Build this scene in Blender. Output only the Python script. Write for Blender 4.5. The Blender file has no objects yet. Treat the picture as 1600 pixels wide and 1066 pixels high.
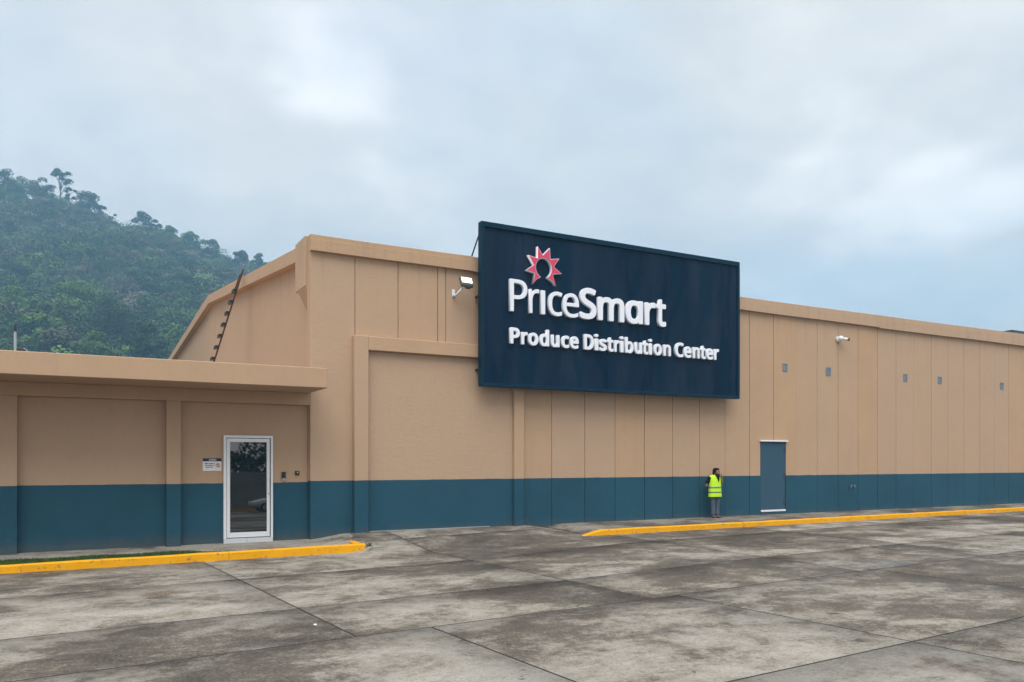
import bpy, bmesh, math, random
import numpy as np
from mathutils import Vector, Matrix

R = math.radians
scene = bpy.context.scene
COL = scene.collection

# ------------------------------------------------------------------ camera
cam_data = bpy.data.cameras.new('camera')
cam_data.sensor_width = 36.0
cam_data.lens = 36.0 * 1250 / 1600
cam_data.shift_y = (721 - 533) / 1600.0          # level camera with a rise, so verticals stay upright
cam_data.clip_start = 0.1
cam_data.clip_end = 5000
cam = bpy.data.objects.new('camera', cam_data)
cam.location = (0.0, -20.8, 1.9)
cam.rotation_euler = (R(90), 0, -math.atan2(1250, 2290))
COL.objects.link(cam)
scene.camera = cam

# ------------------------------------------------------------------ sky
SUN_EL, SUN_AZ = 63.0, 212.0                     # azimuth clockwise from +Y
world = bpy.data.worlds.new('World')
scene.world = world
world.use_nodes = True
wn, wl = world.node_tree.nodes, world.node_tree.links
wn.clear()
wout = wn.new('ShaderNodeOutputWorld')
wbg = wn.new('ShaderNodeBackground')
wbg.inputs['Strength'].default_value = 0.1
sky = wn.new('ShaderNodeTexSky')
sky.sky_type = 'NISHITA'
sky.sun_disc = False
sky.sun_elevation = R(SUN_EL)
sky.sun_rotation = R(SUN_AZ)
sky.air_density = 1.2
sky.dust_density = 3.0
tc = wn.new('ShaderNodeTexCoord')
sep = wn.new('ShaderNodeSeparateXYZ')
wl.new(tc.outputs['Generated'], sep.inputs[0])
zz = wn.new('ShaderNodeMath'); zz.operation = 'ADD'; zz.inputs[1].default_value = 0.22
zab = wn.new('ShaderNodeMath'); zab.operation = 'ABSOLUTE'
wl.new(sep.outputs['Z'], zab.inputs[0]); wl.new(zab.outputs[0], zz.inputs[0])
comb = wn.new('ShaderNodeCombineXYZ')
for ax in ('X', 'Y'):
    dv = wn.new('ShaderNodeMath'); dv.operation = 'DIVIDE'
    wl.new(sep.outputs[ax], dv.inputs[0]); wl.new(zz.outputs[0], dv.inputs[1])
    wl.new(dv.outputs[0], comb.inputs[ax])


def wnoise(scale, detail, seed, rough=0.55, dist=0.3):
    n = wn.new('ShaderNodeTexNoise'); n.noise_dimensions = '4D'
    n.inputs['Scale'].default_value = scale; n.inputs['Detail'].default_value = detail
    n.inputs['Roughness'].default_value = rough; n.inputs['W'].default_value = seed
    n.inputs['Distortion'].default_value = dist
    wl.new(comb.outputs[0], n.inputs['Vector'])
    return n


def wramp(src, pts):
    r = wn.new('ShaderNodeValToRGB'); e = r.color_ramp.elements
    r.color_ramp.interpolation = 'EASE'
    while len(e) < len(pts): e.new(0.5)
    for i, (p, c) in enumerate(pts):
        e[i].position = p; e[i].color = (c[0], c[1], c[2], 1)
    wl.new(src, r.inputs[0])
    return r


n_cover = wnoise(0.85, 4.0, 7.21)
n_tone = wnoise(1.5, 5.0, 14.73, 0.46)
cover = wramp(n_cover.outputs['Fac'], [(0.32, (0.72,) * 3), (0.60, (1.0,) * 3)])
tone = wramp(n_tone.outputs['Fac'], [(0.28, (0.84, 0.94, 1.03)), (0.46, (1.00, 1.00, 1.00)), (0.58, (1.10, 1.08, 1.06)), (0.70, (1.46, 1.42, 1.39))])
n_fine = wnoise(5.5, 6.0, 2.2, 0.6)
fine = wramp(n_fine.outputs['Fac'], [(0.30, (0.93, 0.94, 0.955)), (0.70, (1.07, 1.06, 1.05))])
tmul = wn.new('ShaderNodeMix'); tmul.data_type = 'RGBA'; tmul.blend_type = 'MULTIPLY'; tmul.inputs['Factor'].default_value = 1.0
wl.new(tone.outputs[0], tmul.inputs['A']); wl.new(fine.outputs[0], tmul.inputs['B'])
cl_scale = wn.new('ShaderNodeVectorMath'); cl_scale.operation = 'SCALE'
cl_scale.inputs['Scale'].default_value = 3.3
wl.new(tmul.outputs['Result'], cl_scale.inputs[0])
wmix = wn.new('ShaderNodeMix'); wmix.data_type = 'RGBA'
wl.new(cover.outputs[0], wmix.inputs['Factor'])
wl.new(sky.outputs[0], wmix.inputs['A']); wl.new(cl_scale.outputs[0], wmix.inputs['B'])
wl.new(wmix.outputs['Result'], wbg.inputs['Color'])
wl.new(wbg.outputs[0], wout.inputs['Surface'])

# ------------------------------------------------------------------ sun behind the cloud
sun_data = bpy.data.lights.new('sun', 'SUN')
sun_data.energy = 1.5
sun_data.angle = R(55)
sun_data.color = (1.0, 0.96, 0.90)
sun = bpy.data.objects.new('sun', sun_data)
sdir = Vector((math.sin(R(SUN_AZ)) * math.cos(R(SUN_EL)), math.cos(R(SUN_AZ)) * math.cos(R(SUN_EL)), math.sin(R(SUN_EL))))
sun.rotation_euler = (-sdir).to_track_quat('-Z', 'Y').to_euler()
sun.location = (0, -30, 60)
COL.objects.link(sun)

vs = scene.view_settings
vs.view_transform = 'Standard'
vs.look = 'None'
vs.gamma = 1.0
vs.use_curve_mapping = False
vs.exposure = 1.50
scene.display_settings.display_device = 'sRGB'
scene.cycles.use_denoising = True
scene.cycles.max_bounces = 8
scene.cycles.transparent_max_bounces = 8


# ------------------------------------------------------------------ helpers
def tag(o, label=None, cat=None, group=None, kind=None):
    if label: o['label'] = label
    if cat: o['category'] = cat
    if group: o['group'] = group
    if kind: o['kind'] = kind
    return o


def empty(name, loc=(0, 0, 0), parent=None):
    o = bpy.data.objects.new(name, None)
    o.empty_display_size = 0.3
    o.location = loc
    COL.objects.link(o)
    if parent: o.parent = parent
    return o


def obj(name, me, mat=None, parent=None, smooth=False):
    """Link a mesh built in world coordinates; a parent's offset is taken off."""
    o = bpy.data.objects.new(name, me)
    COL.objects.link(o)
    if mat is not None and len(me.materials) == 0: me.materials.append(mat)
    if smooth:
        me.polygons.foreach_set('use_smooth', [True] * len(me.polygons))
    if parent:
        o.parent = parent
        off = Vector((0, 0, 0)); p = parent
        while p: off += p.location; p = p.parent
        o.location = -off
    return o


class MB:
    """Collects simple solids in one bmesh."""
    def __init__(self): self.bm = bmesh.new()

    def box(self, x0, x1, y0, y1, z0, z1, bev=0.0):
        r = bmesh.ops.create_cube(self.bm, size=1.0)
        for v in r['verts']:
            v.co = ((x0 + x1) / 2 + v.co.x * (x1 - x0), (y0 + y1) / 2 + v.co.y * (y1 - y0), (z0 + z1) / 2 + v.co.z * (z1 - z0))
        if bev:
            es = list({e for v in r['verts'] for e in v.link_edges})
            bmesh.ops.bevel(self.bm, geom=es, offset=bev, segments=1, affect='EDGES', profile=0.5)
        return self

    def prism(self, pts, axis, a, b):
        """Polygon pts (2D) swept along an axis from a to b."""
        def P(p, t):
            return {'x': (t, p[0], p[1]), 'y': (p[0], t, p[1]), 'z': (p[0], p[1], t)}[axis]
        v0 = [self.bm.verts.new(P(p, a)) for p in pts]
        v1 = [self.bm.verts.new(P(p, b)) for p in pts]
        n = len(pts)
        self.bm.faces.new(v0); self.bm.faces.new(v1[::-1])
        for i in range(n):
            self.bm.faces.new((v0[i], v1[i], v1[(i + 1) % n], v0[(i + 1) % n]))
        return self

    def loft(self, rings, closed=True, caps=True):
        vs_ = [[self.bm.verts.new(p) for p in r] for r in rings]
        n = len(rings[0])
        for a, b in zip(vs_[:-1], vs_[1:]):
            for i in range(n if closed else n - 1):
                self.bm.faces.new((a[i], a[(i + 1) % n], b[(i + 1) % n], b[i]))
        if caps:
            self.bm.faces.new(vs_[0][::-1]); self.bm.faces.new(vs_[-1])
        return self

    def tube(self, pts, rad, n=8):
        pts = [Vector(p) for p in pts]
        if not hasattr(rad, '__len__'): rad = [rad] * len(pts)
        rings = []
        ref = Vector((0, 0, 1))
        for i, p in enumerate(pts):
            d = (pts[min(i + 1, len(pts) - 1)] - pts[max(i - 1, 0)]).normalized()
            u = d.cross(ref)
            if u.length < 0.05: u = d.cross(Vector((1, 0, 0)))
            u.normalize(); w = d.cross(u).normalized()
            rings.append([p + (u * math.cos(2 * math.pi * k / n) + w * math.sin(2 * math.pi * k / n)) * rad[i] for k in range(n)])
        return self.loft(rings)

    def ball(self, c, r, seg=14):
        if not hasattr(r, '__len__'): r = (r, r, r)
        bmesh.ops.create_uvsphere(self.bm, u_segments=seg, v_segments=seg - 4, radius=1.0,
                                  matrix=Matrix.Translation(c) @ Matrix.Diagonal((r[0], r[1], r[2], 1)))
        return self

    def cyl(self, a, b, r, n=16): return self.tube([a, b], r, n)

    def mesh(self, name):
        bmesh.ops.recalc_face_normals(self.bm, faces=self.bm.faces)
        me = bpy.data.meshes.new(name); self.bm.to_mesh(me); self.bm.free(); return me

    def build(self, name, mat, parent=None, smooth=False):
        return obj(name, self.mesh(name), mat, parent, smooth)


def arrays(name, V, F, mat, cols=None, smooth=False):
    V = np.asarray(V, dtype=np.float32); F = np.asarray(F, dtype=np.int32)
    k = F.shape[1]
    me = bpy.data.meshes.new(name)
    me.vertices.add(len(V)); me.vertices.foreach_set('co', V.ravel())
    me.loops.add(F.size); me.loops.foreach_set('vertex_index', F.ravel())
    me.polygons.add(len(F))
    me.polygons.foreach_set('loop_start', np.arange(0, F.size, k, dtype=np.int32))
    me.polygons.foreach_set('loop_total', np.full(len(F), k, dtype=np.int32))
    if cols is not None:
        at = me.attributes.new('tint', 'FLOAT_COLOR', 'POINT')
        c4 = np.ones((len(V), 4), dtype=np.float32); c4[:, :3] = cols
        at.data.foreach_set('color', c4.ravel())
    me.update(calc_edges=True); me.validate()
    if mat is not None: me.materials.append(mat)
    if smooth: me.polygons.foreach_set('use_smooth', [True] * len(F))
    return me


def ss(a, b, x):
    t = min(1.0, max(0.0, (x - a) / (b - a)))
    return t * t * (3 - 2 * t)


# ------------------------------------------------------------------ materials
class Mat:
    def __init__(self, name, color=(0.5, 0.5, 0.5), rough=0.6, metal=0.0, spec=0.5):
        self.m = bpy.data.materials.new(name); self.m.use_nodes = True
        self.nt = self.m.node_tree; self.n = self.nt.nodes; self.l = self.nt.links
        self.b = self.n['Principled BSDF']
        self.b.inputs['Base Color'].default_value = (*color, 1)
        self.b.inputs['Roughness'].default_value = rough
        self.b.inputs['Metallic'].default_value = metal
        self.b.inputs['Specular IOR Level'].default_value = spec
        self.pos = None

    def P(self):
        if self.pos is None: self.pos = self.n.new('ShaderNodeNewGeometry').outputs['Position']
        return self.pos

    def mapped(self, scale=(1, 1, 1), rot=(0, 0, 0), loc=(0, 0, 0)):
        mp = self.n.new('ShaderNodeMapping')
        mp.inputs['Scale'].default_value = scale; mp.inputs['Rotation'].default_value = rot; mp.inputs['Location'].default_value = loc
        self.l.new(self.P(), mp.inputs['Vector']); return mp.outputs[0]

    def noise(self, scale, detail=4.0, rough=0.55, vec=None, dist=0.0, w=None):
        n = self.n.new('ShaderNodeTexNoise')
        n.noise_dimensions = '4D' if w is not None else '3D'
        n.inputs['Scale'].default_value = scale; n.inputs['Detail'].default_value = detail
        n.inputs['Roughness'].default_value = rough; n.inputs['Distortion'].default_value = dist
        self.l.new(vec if vec is not None else self.P(), n.inputs['Vector'])
        if w is not None:
            if isinstance(w, (int, float)): n.inputs['W'].default_value = w
            else: self.l.new(w, n.inputs['W'])
        return n.outputs['Fac']

    def ramp(self, src, pts, interp='LINEAR'):
        r = self.n.new('ShaderNodeValToRGB'); r.color_ramp.interpolation = interp
        e = r.color_ramp.elements
        while len(e) < len(pts): e.new(0.5)
        for i, (p, c) in enumerate(pts):
            if not hasattr(c, '__len__'): c = (c, c, c)
            e[i].position = p; e[i].color = (*c, 1)
        self.l.new(src, r.inputs[0]); return r.outputs[0]

    def mix(self, fac, a, b, mode='MIX'):
        x = self.n.new('ShaderNodeMix'); x.data_type = 'RGBA'; x.blend_type = mode
        for k, v in (('Factor', fac), ('A', a), ('B', b)):
            s = x.inputs[k]
            if hasattr(v, 'is_linked'): self.l.new(v, s)
            elif hasattr(v, '__len__'): s.default_value = (*v, 1)
            else: s.default_value = v
        return x.outputs['Result']

    def math(self, op, a, b=None, clamp=False):
        x = self.n.new('ShaderNodeMath'); x.operation = op; x.use_clamp = clamp
        for i, v in enumerate((a, b)):
            if v is None: continue
            if hasattr(v, 'is_linked'): self.l.new(v, x.inputs[i])
            else: x.inputs[i].default_value = v
        return x.outputs[0]

    def color(self, c): self.l.new(c, self.b.inputs['Base Color']); return self
    def roughness(self, r): self.l.new(r, self.b.inputs['Roughness']); return self

    def bump(self, h, strength=0.3, dist=0.01):
        b = self.n.new('ShaderNodeBump'); b.inputs['Strength'].default_value = strength; b.inputs['Distance'].default_value = dist
        self.l.new(h, b.inputs['Height']); self.l.new(b.outputs[0], self.b.inputs['Normal']); return self

    def rnd(self):
        o = self.n.new('ShaderNodeObjectInfo'); return o.outputs['Random']


def simple(name, color, rough=0.6, metal=0.0, spec=0.5, var=0.12, scale=6.0):
    m = Mat(name, color, rough, metal, spec)
    f = m.noise(scale, 5)
    m.color(m.mix(f, tuple(c * (1 - var) for c in color), tuple(min(1, c * (1 + var)) for c in color)))
    return m.m


TAN = (0.478, 0.318, 0.196)
BLUE = (0.022, 0.080, 0.121)


def wall_paint(name, zline, fine=1.0):
    m = Mat(name, TAN, 0.78, 0, 0.12)
    sp = m.n.new('ShaderNodeSeparateXYZ'); m.l.new(m.P(), sp.inputs[0])
    wob = m.math('MULTIPLY', m.math('SUBTRACT', m.noise(2.2, 5), 0.5), 0.03)
    zc = m.math('ADD', sp.outputs['Z'], wob)
    band = m.math('LESS_THAN', zc, zline)
    big = m.noise(0.55, 5, 0.6)
    streak = m.noise(3.0, 5, 0.6, vec=m.mapped((1.6, 1.6, 0.09)))
    grain = m.noise(14, 4, 0.6, vec=m.mapped((1, 1, 0.35)))
    tanc = m.mix(m.ramp(big, [(0.3, 0), (0.7, 1)]), tuple(c * 0.93 for c in TAN), tuple(c * 1.05 for c in TAN))
    tanc = m.mix(m.ramp(streak, [(0.52, 0), (0.80, 0.28)]), tanc, (0.36, 0.245, 0.165))
    stain = m.noise(1.2, 6, 0.65, vec=m.mapped((2.4, 2.4, 0.16)), w=4.0)
    tanc = m.mix(m.ramp(stain, [(0.60, 0), (0.72, 0.16)]), tanc, (0.28, 0.205, 0.15))
    tanc = m.mix(m.ramp(m.rnd(), [(0.0, 0.0), (1.0, 0.65)]), tanc, (0.455, 0.325, 0.235))
    drip = m.noise(3.4, 5, 0.6, vec=m.mapped((1.5, 1.5, 0.05)), w=6.0)
    high = m.math('ADD', sp.outputs['Z'], m.math('MULTIPLY', m.noise(1.6, 4, 0.6, vec=m.mapped((1, 1, 0.2))), 2.0))
    dripf = m.math('MULTIPLY', m.ramp(drip, [(0.53, 0), (0.64, 0.20)]), m.ramp(m.math('MULTIPLY', high, 0.1), [(0.70, 0.0), (0.84, 1.0)]))
    tanc = m.mix(dripf, tanc, (0.235, 0.175, 0.128))
    blc = m.mix(m.ramp(big, [(0.3, 0), (0.7, 1)]), tuple(c * 0.86 for c in BLUE), tuple(c * 1.12 for c in BLUE))
    low = m.math('ADD', sp.outputs['Z'], m.math('MULTIPLY', m.noise(2.5, 6, 0.7), 0.55))
    blc = m.mix(m.ramp(low, [(0.20, 0.65), (0.30, 0.30), (0.46, 0.0)]), blc, (0.085, 0.095, 0.095))
    blc = m.mix(m.ramp(m.noise(7, 6, 0.7), [(0.66, 0), (0.78, 0.4)]), blc, (0.07, 0.13, 0.165))
    col = m.mix(band, tanc, blc)
    col = m.mix(m.ramp(grain, [(0.33, 0.05), (0.45, 0.0)]), col, (0.05, 0.04, 0.03))
    m.color(col)
    m.roughness(m.ramp(big, [(0.3, 0.62), (0.7, 0.8)]))
    h = m.math('ADD', m.math('MULTIPLY', m.noise(45, 3, 0.6), 0.5), m.math('MULTIPLY', m.noise(5, 4, 0.55, vec=m.mapped((1, 1, 3.0))), 1.2))
    m.bump(h, 0.35 * fine, 0.012)
    return m.m


M = {}
M['wall'] = wall_paint('painted_precast', 1.39)
M['annex'] = wall_paint('painted_render', 1.355, 0.5)


def concrete(name, bright=0.79, lighten=0.0, perslab=0.035):
    m = Mat(name, (0.15, 0.14, 0.12), 0.8, 0, 0.12)
    v1 = m.mapped((0.80, 1.05, 1), (0, 0, R(-4)))
    w = m.math('MULTIPLY', m.rnd(), 30.0)
    a = m.noise(0.33, 4, 0.55, v1, 0.6, w=1.7)                     # broad damp and dry areas
    b = m.noise(1.15, 14, 0.80, v1, 0.35, w=w)                     # each slab has weathered its own way
    g = m.noise(9, 10, 0.85, w=2.0)
    f = m.noise(26, 8, 0.85)
    t = m.math('ADD', m.math('MULTIPLY', a, 0.42), m.math('MULTIPLY', b, 0.58))
    t = m.math('ADD', t, m.math('MULTIPLY', m.math('SUBTRACT', m.rnd(), 0.5), perslab))
    t = m.math('ADD', t, m.math('MULTIPLY', m.math('SUBTRACT', g, 0.5), 0.24))
    t = m.math('ADD', t, lighten)
    k = bright
    col = m.ramp(t, [(0.40, (0.072 * k, 0.062 * k, 0.052 * k)), (0.450, (0.118 * k, 0.101 * k, 0.083 * k)), (0.488, (0.155 * k, 0.134 * k, 0.110 * k)), (0.506, (0.218 * k, 0.195 * k, 0.164 * k)),
                     (0.535, (0.315 * k, 0.284 * k, 0.238 * k)), (0.60, (0.43 * k, 0.40 * k, 0.352 * k))])
    blot = m.noise(0.5, 5, 0.62, v1, 0.5, w=12.0)
    col = m.mix(m.ramp(blot, [(0.62, 0.0), (0.70, 0.6)]), col, (0.048, 0.046, 0.045))
    pits = m.noise(5.5, 3, 0.5, w=7.0)
    col = m.mix(m.ramp(pits, [(0.69, 0.0), (0.73, 0.8)]), col, (0.045, 0.040, 0.036))
    rustc = m.noise(0.8, 6, 0.7, w=21.0)
    col = m.mix(m.ramp(rustc, [(0.55, 0.0), (0.70, 0.35)]), col, (0.165, 0.120, 0.082))
    col = m.mix(m.ramp(f, [(0.38, 0.75), (0.46, 0.0)]), col, (0.045, 0.041, 0.036))
    col = m.mix(m.ramp(f, [(0.54, 0.0), (0.62, 0.45)]), col, (0.40, 0.38, 0.34))
    m.color(col)
    m.roughness(m.mix(m.ramp(blot, [(0.58, 0.0), (0.66, 1.0)]), m.ramp(t, [(0.38, 0.45), (0.46, 0.70), (0.58, 0.9)]), (0.22, 0.22, 0.22)))
    m.l.new(m.ramp(blot, [(0.56, 0.12), (0.66, 0.55)]), m.b.inputs['Specular IOR Level'])
    m.bump(m.math('ADD', m.math('MULTIPLY', f, 0.7), g), 0.45, 0.007)
    return m.m


M['slab'] = concrete('weathered_concrete')
M['slab_pale'] = concrete('bleached_concrete', 0.80, 0.020)
M['pavement'] = concrete('pavement_concrete', 0.84, 0.03)
M['pavement_dark'] = concrete('trodden_concrete', 0.62, -0.01)
M['joint'] = simple('joint_dirt', (0.030, 0.028, 0.026), 0.9)

_m = Mat('yellow_kerb_paint', (0.78, 0.33, 0.004), 0.65, 0, 0.15)
_c = _m.mix(_m.noise(3, 6, 0.65), (0.66, 0.29, 0.003), (0.84, 0.41, 0.006))
_c = _m.mix(_m.ramp(_m.noise(9, 7, 0.7), [(0.585, 0), (0.64, 0.9)]), _c, (0.19, 0.15, 0.10))
_c = _m.mix(_m.ramp(_m.noise(2.2, 8, 0.75), [(0.57, 0), (0.68, 0.65)]), _c, (0.36, 0.19, 0.03))
_m.color(_c); _m.bump(_m.noise(22, 5, 0.65), 0.5, 0.01)
M['yellow'] = _m.m

_m = Mat('navy_sign_panel', (0.012, 0.030, 0.062), 0.34, 0, 0.05)
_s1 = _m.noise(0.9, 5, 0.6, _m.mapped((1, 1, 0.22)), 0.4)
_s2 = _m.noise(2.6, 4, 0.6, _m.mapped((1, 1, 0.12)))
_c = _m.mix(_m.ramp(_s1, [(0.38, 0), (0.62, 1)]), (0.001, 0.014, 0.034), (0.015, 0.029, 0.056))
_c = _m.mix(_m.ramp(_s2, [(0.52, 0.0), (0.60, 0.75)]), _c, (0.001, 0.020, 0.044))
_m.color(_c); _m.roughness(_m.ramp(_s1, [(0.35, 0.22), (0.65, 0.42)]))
_m.bump(_m.noise(1.1, 3, 0.5), 0.12, 0.03)
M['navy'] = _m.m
M['navy_rim'] = simple('navy_sign_rim', (0.003, 0.026, 0.050), 0.45, 0, 0.1, 0.2)
M['letter'] = simple('white_letter_acrylic', (0.80, 0.83, 0.90), 0.35, 0, 0.5, 0.03)
M['emblem_rim'] = simple('emblem_white_rim', (0.72, 0.74, 0.78), 0.4)
M['red'] = simple('emblem_red', (0.66, 0.045, 0.125), 0.38, 0, 0.5, 0.08)
M['white_metal'] = simple('white_powder_coat', (0.76, 0.78, 0.81), 0.35, 0, 0.5, 0.04)
M['white_tile'] = simple('white_tile', (0.62, 0.64, 0.66), 0.3, 0, 0.5, 0.05)
M['black'] = simple('black_plastic', (0.012, 0.012, 0.013), 0.35, 0, 0.5, 0.1)
M['dark_gap'] = simple('dark_gasket', (0.02, 0.022, 0.025), 0.7)
M['steel_blue'] = simple('blue_grey_door_paint', (0.040, 0.088, 0.134), 0.5, 0, 0.15, 0.15, 1.6)
M['vent'] = simple('blue_grey_vent', (0.17, 0.235, 0.29), 0.5)
M['hinge'] = simple('dark_hinge', (0.03, 0.05, 0.07), 0.5)
M['chrome'] = simple('brushed_steel', (0.55, 0.56, 0.58), 0.28, 1.0)
M['rust'] = simple('rusty_iron', (0.075, 0.035, 0.024), 0.85, 0.2, 0.3, 0.4, 14)
M['roofing'] = simple('grey_roofing', (0.22, 0.22, 0.22), 0.8)
M['lamp_body'] = simple('lamp_dark_olive', (0.055, 0.058, 0.045), 0.4)
M['pole'] = simple('pale_concrete_pole', (0.22, 0.235, 0.24), 0.8)
M['skin'] = simple('brown_skin', (0.25, 0.125, 0.080), 0.55)
M['hair'] = simple('black_hair', (0.012, 0.009, 0.008), 0.8, 0, 0.1)
M['shirt'] = simple('black_shirt', (0.010, 0.011, 0.013), 0.9, 0, 0.1)
M['vest'] = simple('lime_safety_vest', (0.50, 0.84, 0.012), 0.6, 0, 0.3, 0.08, 12)
M['band'] = simple('grey_reflective_band', (0.20, 0.27, 0.24), 0.4)
M['jeans'] = simple('faded_blue_jeans', (0.080, 0.105, 0.140), 0.9, 0, 0.1, 0.5, 9)
M['boots'] = simple('brown_boots', (0.13, 0.075, 0.065), 0.6)
M['soil'] = simple('dark_soil', (0.05, 0.038, 0.026), 0.95)
M['paper'] = simple('white_paper', (0.75, 0.75, 0.74), 0.8)
M['notice_navy'] = simple('notice_navy', (0.008, 0.012, 0.045), 0.5)
M['notice_ink'] = simple('notice_ink', (0.13, 0.15, 0.19), 0.6)
M['notice_red'] = simple('notice_red', (0.50, 0.05, 0.07), 0.5)
M['block'] = simple('grey_block', (0.30, 0.28, 0.25), 0.9, 0, 0.2, 0.25, 2)
M['car_paint'] = simple('silver_car_paint', (0.50, 0.52, 0.54), 0.25, 0.3, 0.6, 0.03)
M['tyre'] = simple('tyre_rubber', (0.015, 0.015, 0.015), 0.8)
_m = Mat('tinted_glass', (0.006, 0.010, 0.011), 0.015, 0, 0.5)
_m.b.inputs['IOR'].default_value = 2.1
M['glass'] = _m.m
_m = Mat('lit_lamp_lens', (0.9, 0.9, 0.85), 0.3)
_m.b.inputs['Emission Color'].default_value = (1, 0.95, 0.84, 1)
_m.b.inputs['Emission Strength'].default_value = 0.75
M['lens'] = _m.m


def leaf_mat(name, col, attr=False):
    m = Mat(name, col, 0.75, 0, 0.15)
    if attr:
        a = m.n.new('ShaderNodeAttribute'); a.attribute_name = 'tint'; src = a.outputs['Color']
    else:
        src = col
    f = m.noise(0.5, 5, 0.6)
    m.color(m.mix(m.ramp(f, [(0.3, 0.75), (0.7, 0.0)]), src, m.mix(1.0, src, (0.45, 0.5, 0.5), 'MULTIPLY')))
    return m.m


M['forest'] = leaf_mat('forest_leaves', (0.05, 0.08, 0.03), True)
M['leaf_dark'] = leaf_mat('dark_leaves', (0.032, 0.058, 0.024))
M['leaf_mid'] = leaf_mat('mid_green_leaves', (0.075, 0.135, 0.040))
M['leaf_light'] = leaf_mat('light_green_leaves', (0.125, 0.215, 0.055))
M['leaf_grey'] = leaf_mat('grey_olive_leaves', (0.10, 0.105, 0.065))
M['bark'] = simple('grey_bark', (0.11, 0.095, 0.075), 0.9, 0, 0.2, 0.3, 4)
M['grass'] = leaf_mat('grass_blades', (0.06, 0.115, 0.022))
M['hill'] = simple('hill_undergrowth', (0.045, 0.055, 0.028), 0.95, 0, 0.1, 0.4, 0.05)
M['ground'] = simple('dusty_ground', (0.17, 0.155, 0.12), 0.95, 0, 0.2, 0.3, 0.2)


# ------------------------------------------------------------------ ground, lot, pavements, kerbs
def HT(x, y):
    """Height of the concrete lot."""
    right = -0.15 - 0.13 * ss(-3.0, -12.0, y)
    left = -0.30 + 0.004 * min(0.0, x - 6.0)
    base = left + (right - left) * ss(6.3, 13.0, x)
    w = ss(5.9, 6.3, x) * (1 - ss(11.6, 13.2, x)) * ss(-3.4, -0.1, y)
    return base * (1 - w)


me = MB().box(-780, 780, -145, 740, -0.9, -0.62).mesh('ground')
tag(obj('ground', me, M['ground']), kind='structure')

lot = empty('parking_lot', (0, 0, -0.3)); tag(lot, kind='structure')
_V, _F = [], []
gx = np.arange(-45, 71, 1.0); gy = np.arange(-47, 4.01, 1.0)
for y in gy:
    for x in gx: _V.append((x, y, HT(x, y) - 0.035 - 0.15 * ss(-0.4, 1.0, y)))
nx = len(gx)
for j in range(len(gy) - 1):
    for i in range(nx - 1): _F.append((j * nx + i, j * nx + i + 1, (j + 1) * nx + i + 1, (j + 1) * nx + i))
obj('joint_bed', arrays('joint_bed', _V, _F, M['joint']), None, lot)
SA = R(4.2)
e1 = (math.cos(SA), math.sin(SA)); e2 = (-math.sin(SA), math.cos(SA))


def slab_piece(u0, u1, v0, v1):
    g = 0.015
    u0 += g; u1 -= g; v0 += g; v1 -= g
    cx = (u0 + u1) / 2 * e1[0] + (v0 + v1) / 2 * e2[0]; cy = (u0 + u1) / 2 * e1[1] + (v0 + v1) / 2 * e2[1]
    near = cy > -5.5 and 2 < cx < 17
    step = 0.3 if near else 1.3
    nu = max(2, int((u1 - u0) / step) + 1); nv = max(2, int((v1 - v0) / step) + 1)
    V = []
    for j in range(nv + 1):
        for i in range(nu + 1):
            u = u0 + (u1 - u0) * i / nu; v = v0 + (v1 - v0) * j / nv
            x = u * e1[0] + v * e2[0]; y = u * e1[1] + v * e2[1]
            V.append((x, y, HT(x, y)))
    F = []
    n1 = nu + 1
    for j in range(nv):
        for i in range(nu): F.append((j * n1 + i, j * n1 + i + 1, (j + 1) * n1 + i + 1, (j + 1) * n1 + i))
    # skirt
    ring = [i for i in range(n1)] + [j * n1 + nu for j in range(1, nv + 1)] + [nv * n1 + i for i in range(nu - 1, -1, -1)] + [j * n1 for j in range(nv - 1, 0, -1)]
    b = len(V)
    for k in ring: V.append((V[k][0], V[k][1], V[k][2] - 0.09))
    for k in range(len(ring)):
        k2 = (k + 1) % len(ring)
        F.append((ring[k2], ring[k], b + k, b + k2))
    nf = len(F) - len(ring)
    pale = (v1 < -15 and u0 > 7.5) or (-15.3 < v0 < -11.3 and u1 < 3.5 and u0 > -2.5) or (v1 < -15 and -7.5 < u0 < 3)
    me_ = arrays('slab', V, F, M['slab_pale' if pale else 'slab'])
    me_.materials.append(M['joint'])
    for k in range(nf, len(F)): me_.polygons[k].material_index = 1      # dirty joint sides
    obj('slab', me_, None, lot)


VL = [-46, -41, -36.5, -32, -27.5, -23, -19.1, -15.2, -11.2, -8.9, -5.35, -1.9, 1.3]
UA = [-24, -18.6, -13.4, -8.4, -3.1, 2.3, 7.3, 12.8, 18.0, 23.2, 28.4, 33.6, 38.8, 44, 49.2]
UB = [-23, -17.8, -12.2, -7.2, -1.9, 3.35, 7.85, 13.3, 18.4, 23.6, 28.9, 34.0, 39.2, 44.4, 49.6]
for a, b in zip(VL[:-1], VL[1:]):
    U = UB if b <= -11.1 else UA
    for c, d in zip(U[:-1], U[1:]): slab_piece(c, d, a, b)


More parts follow.
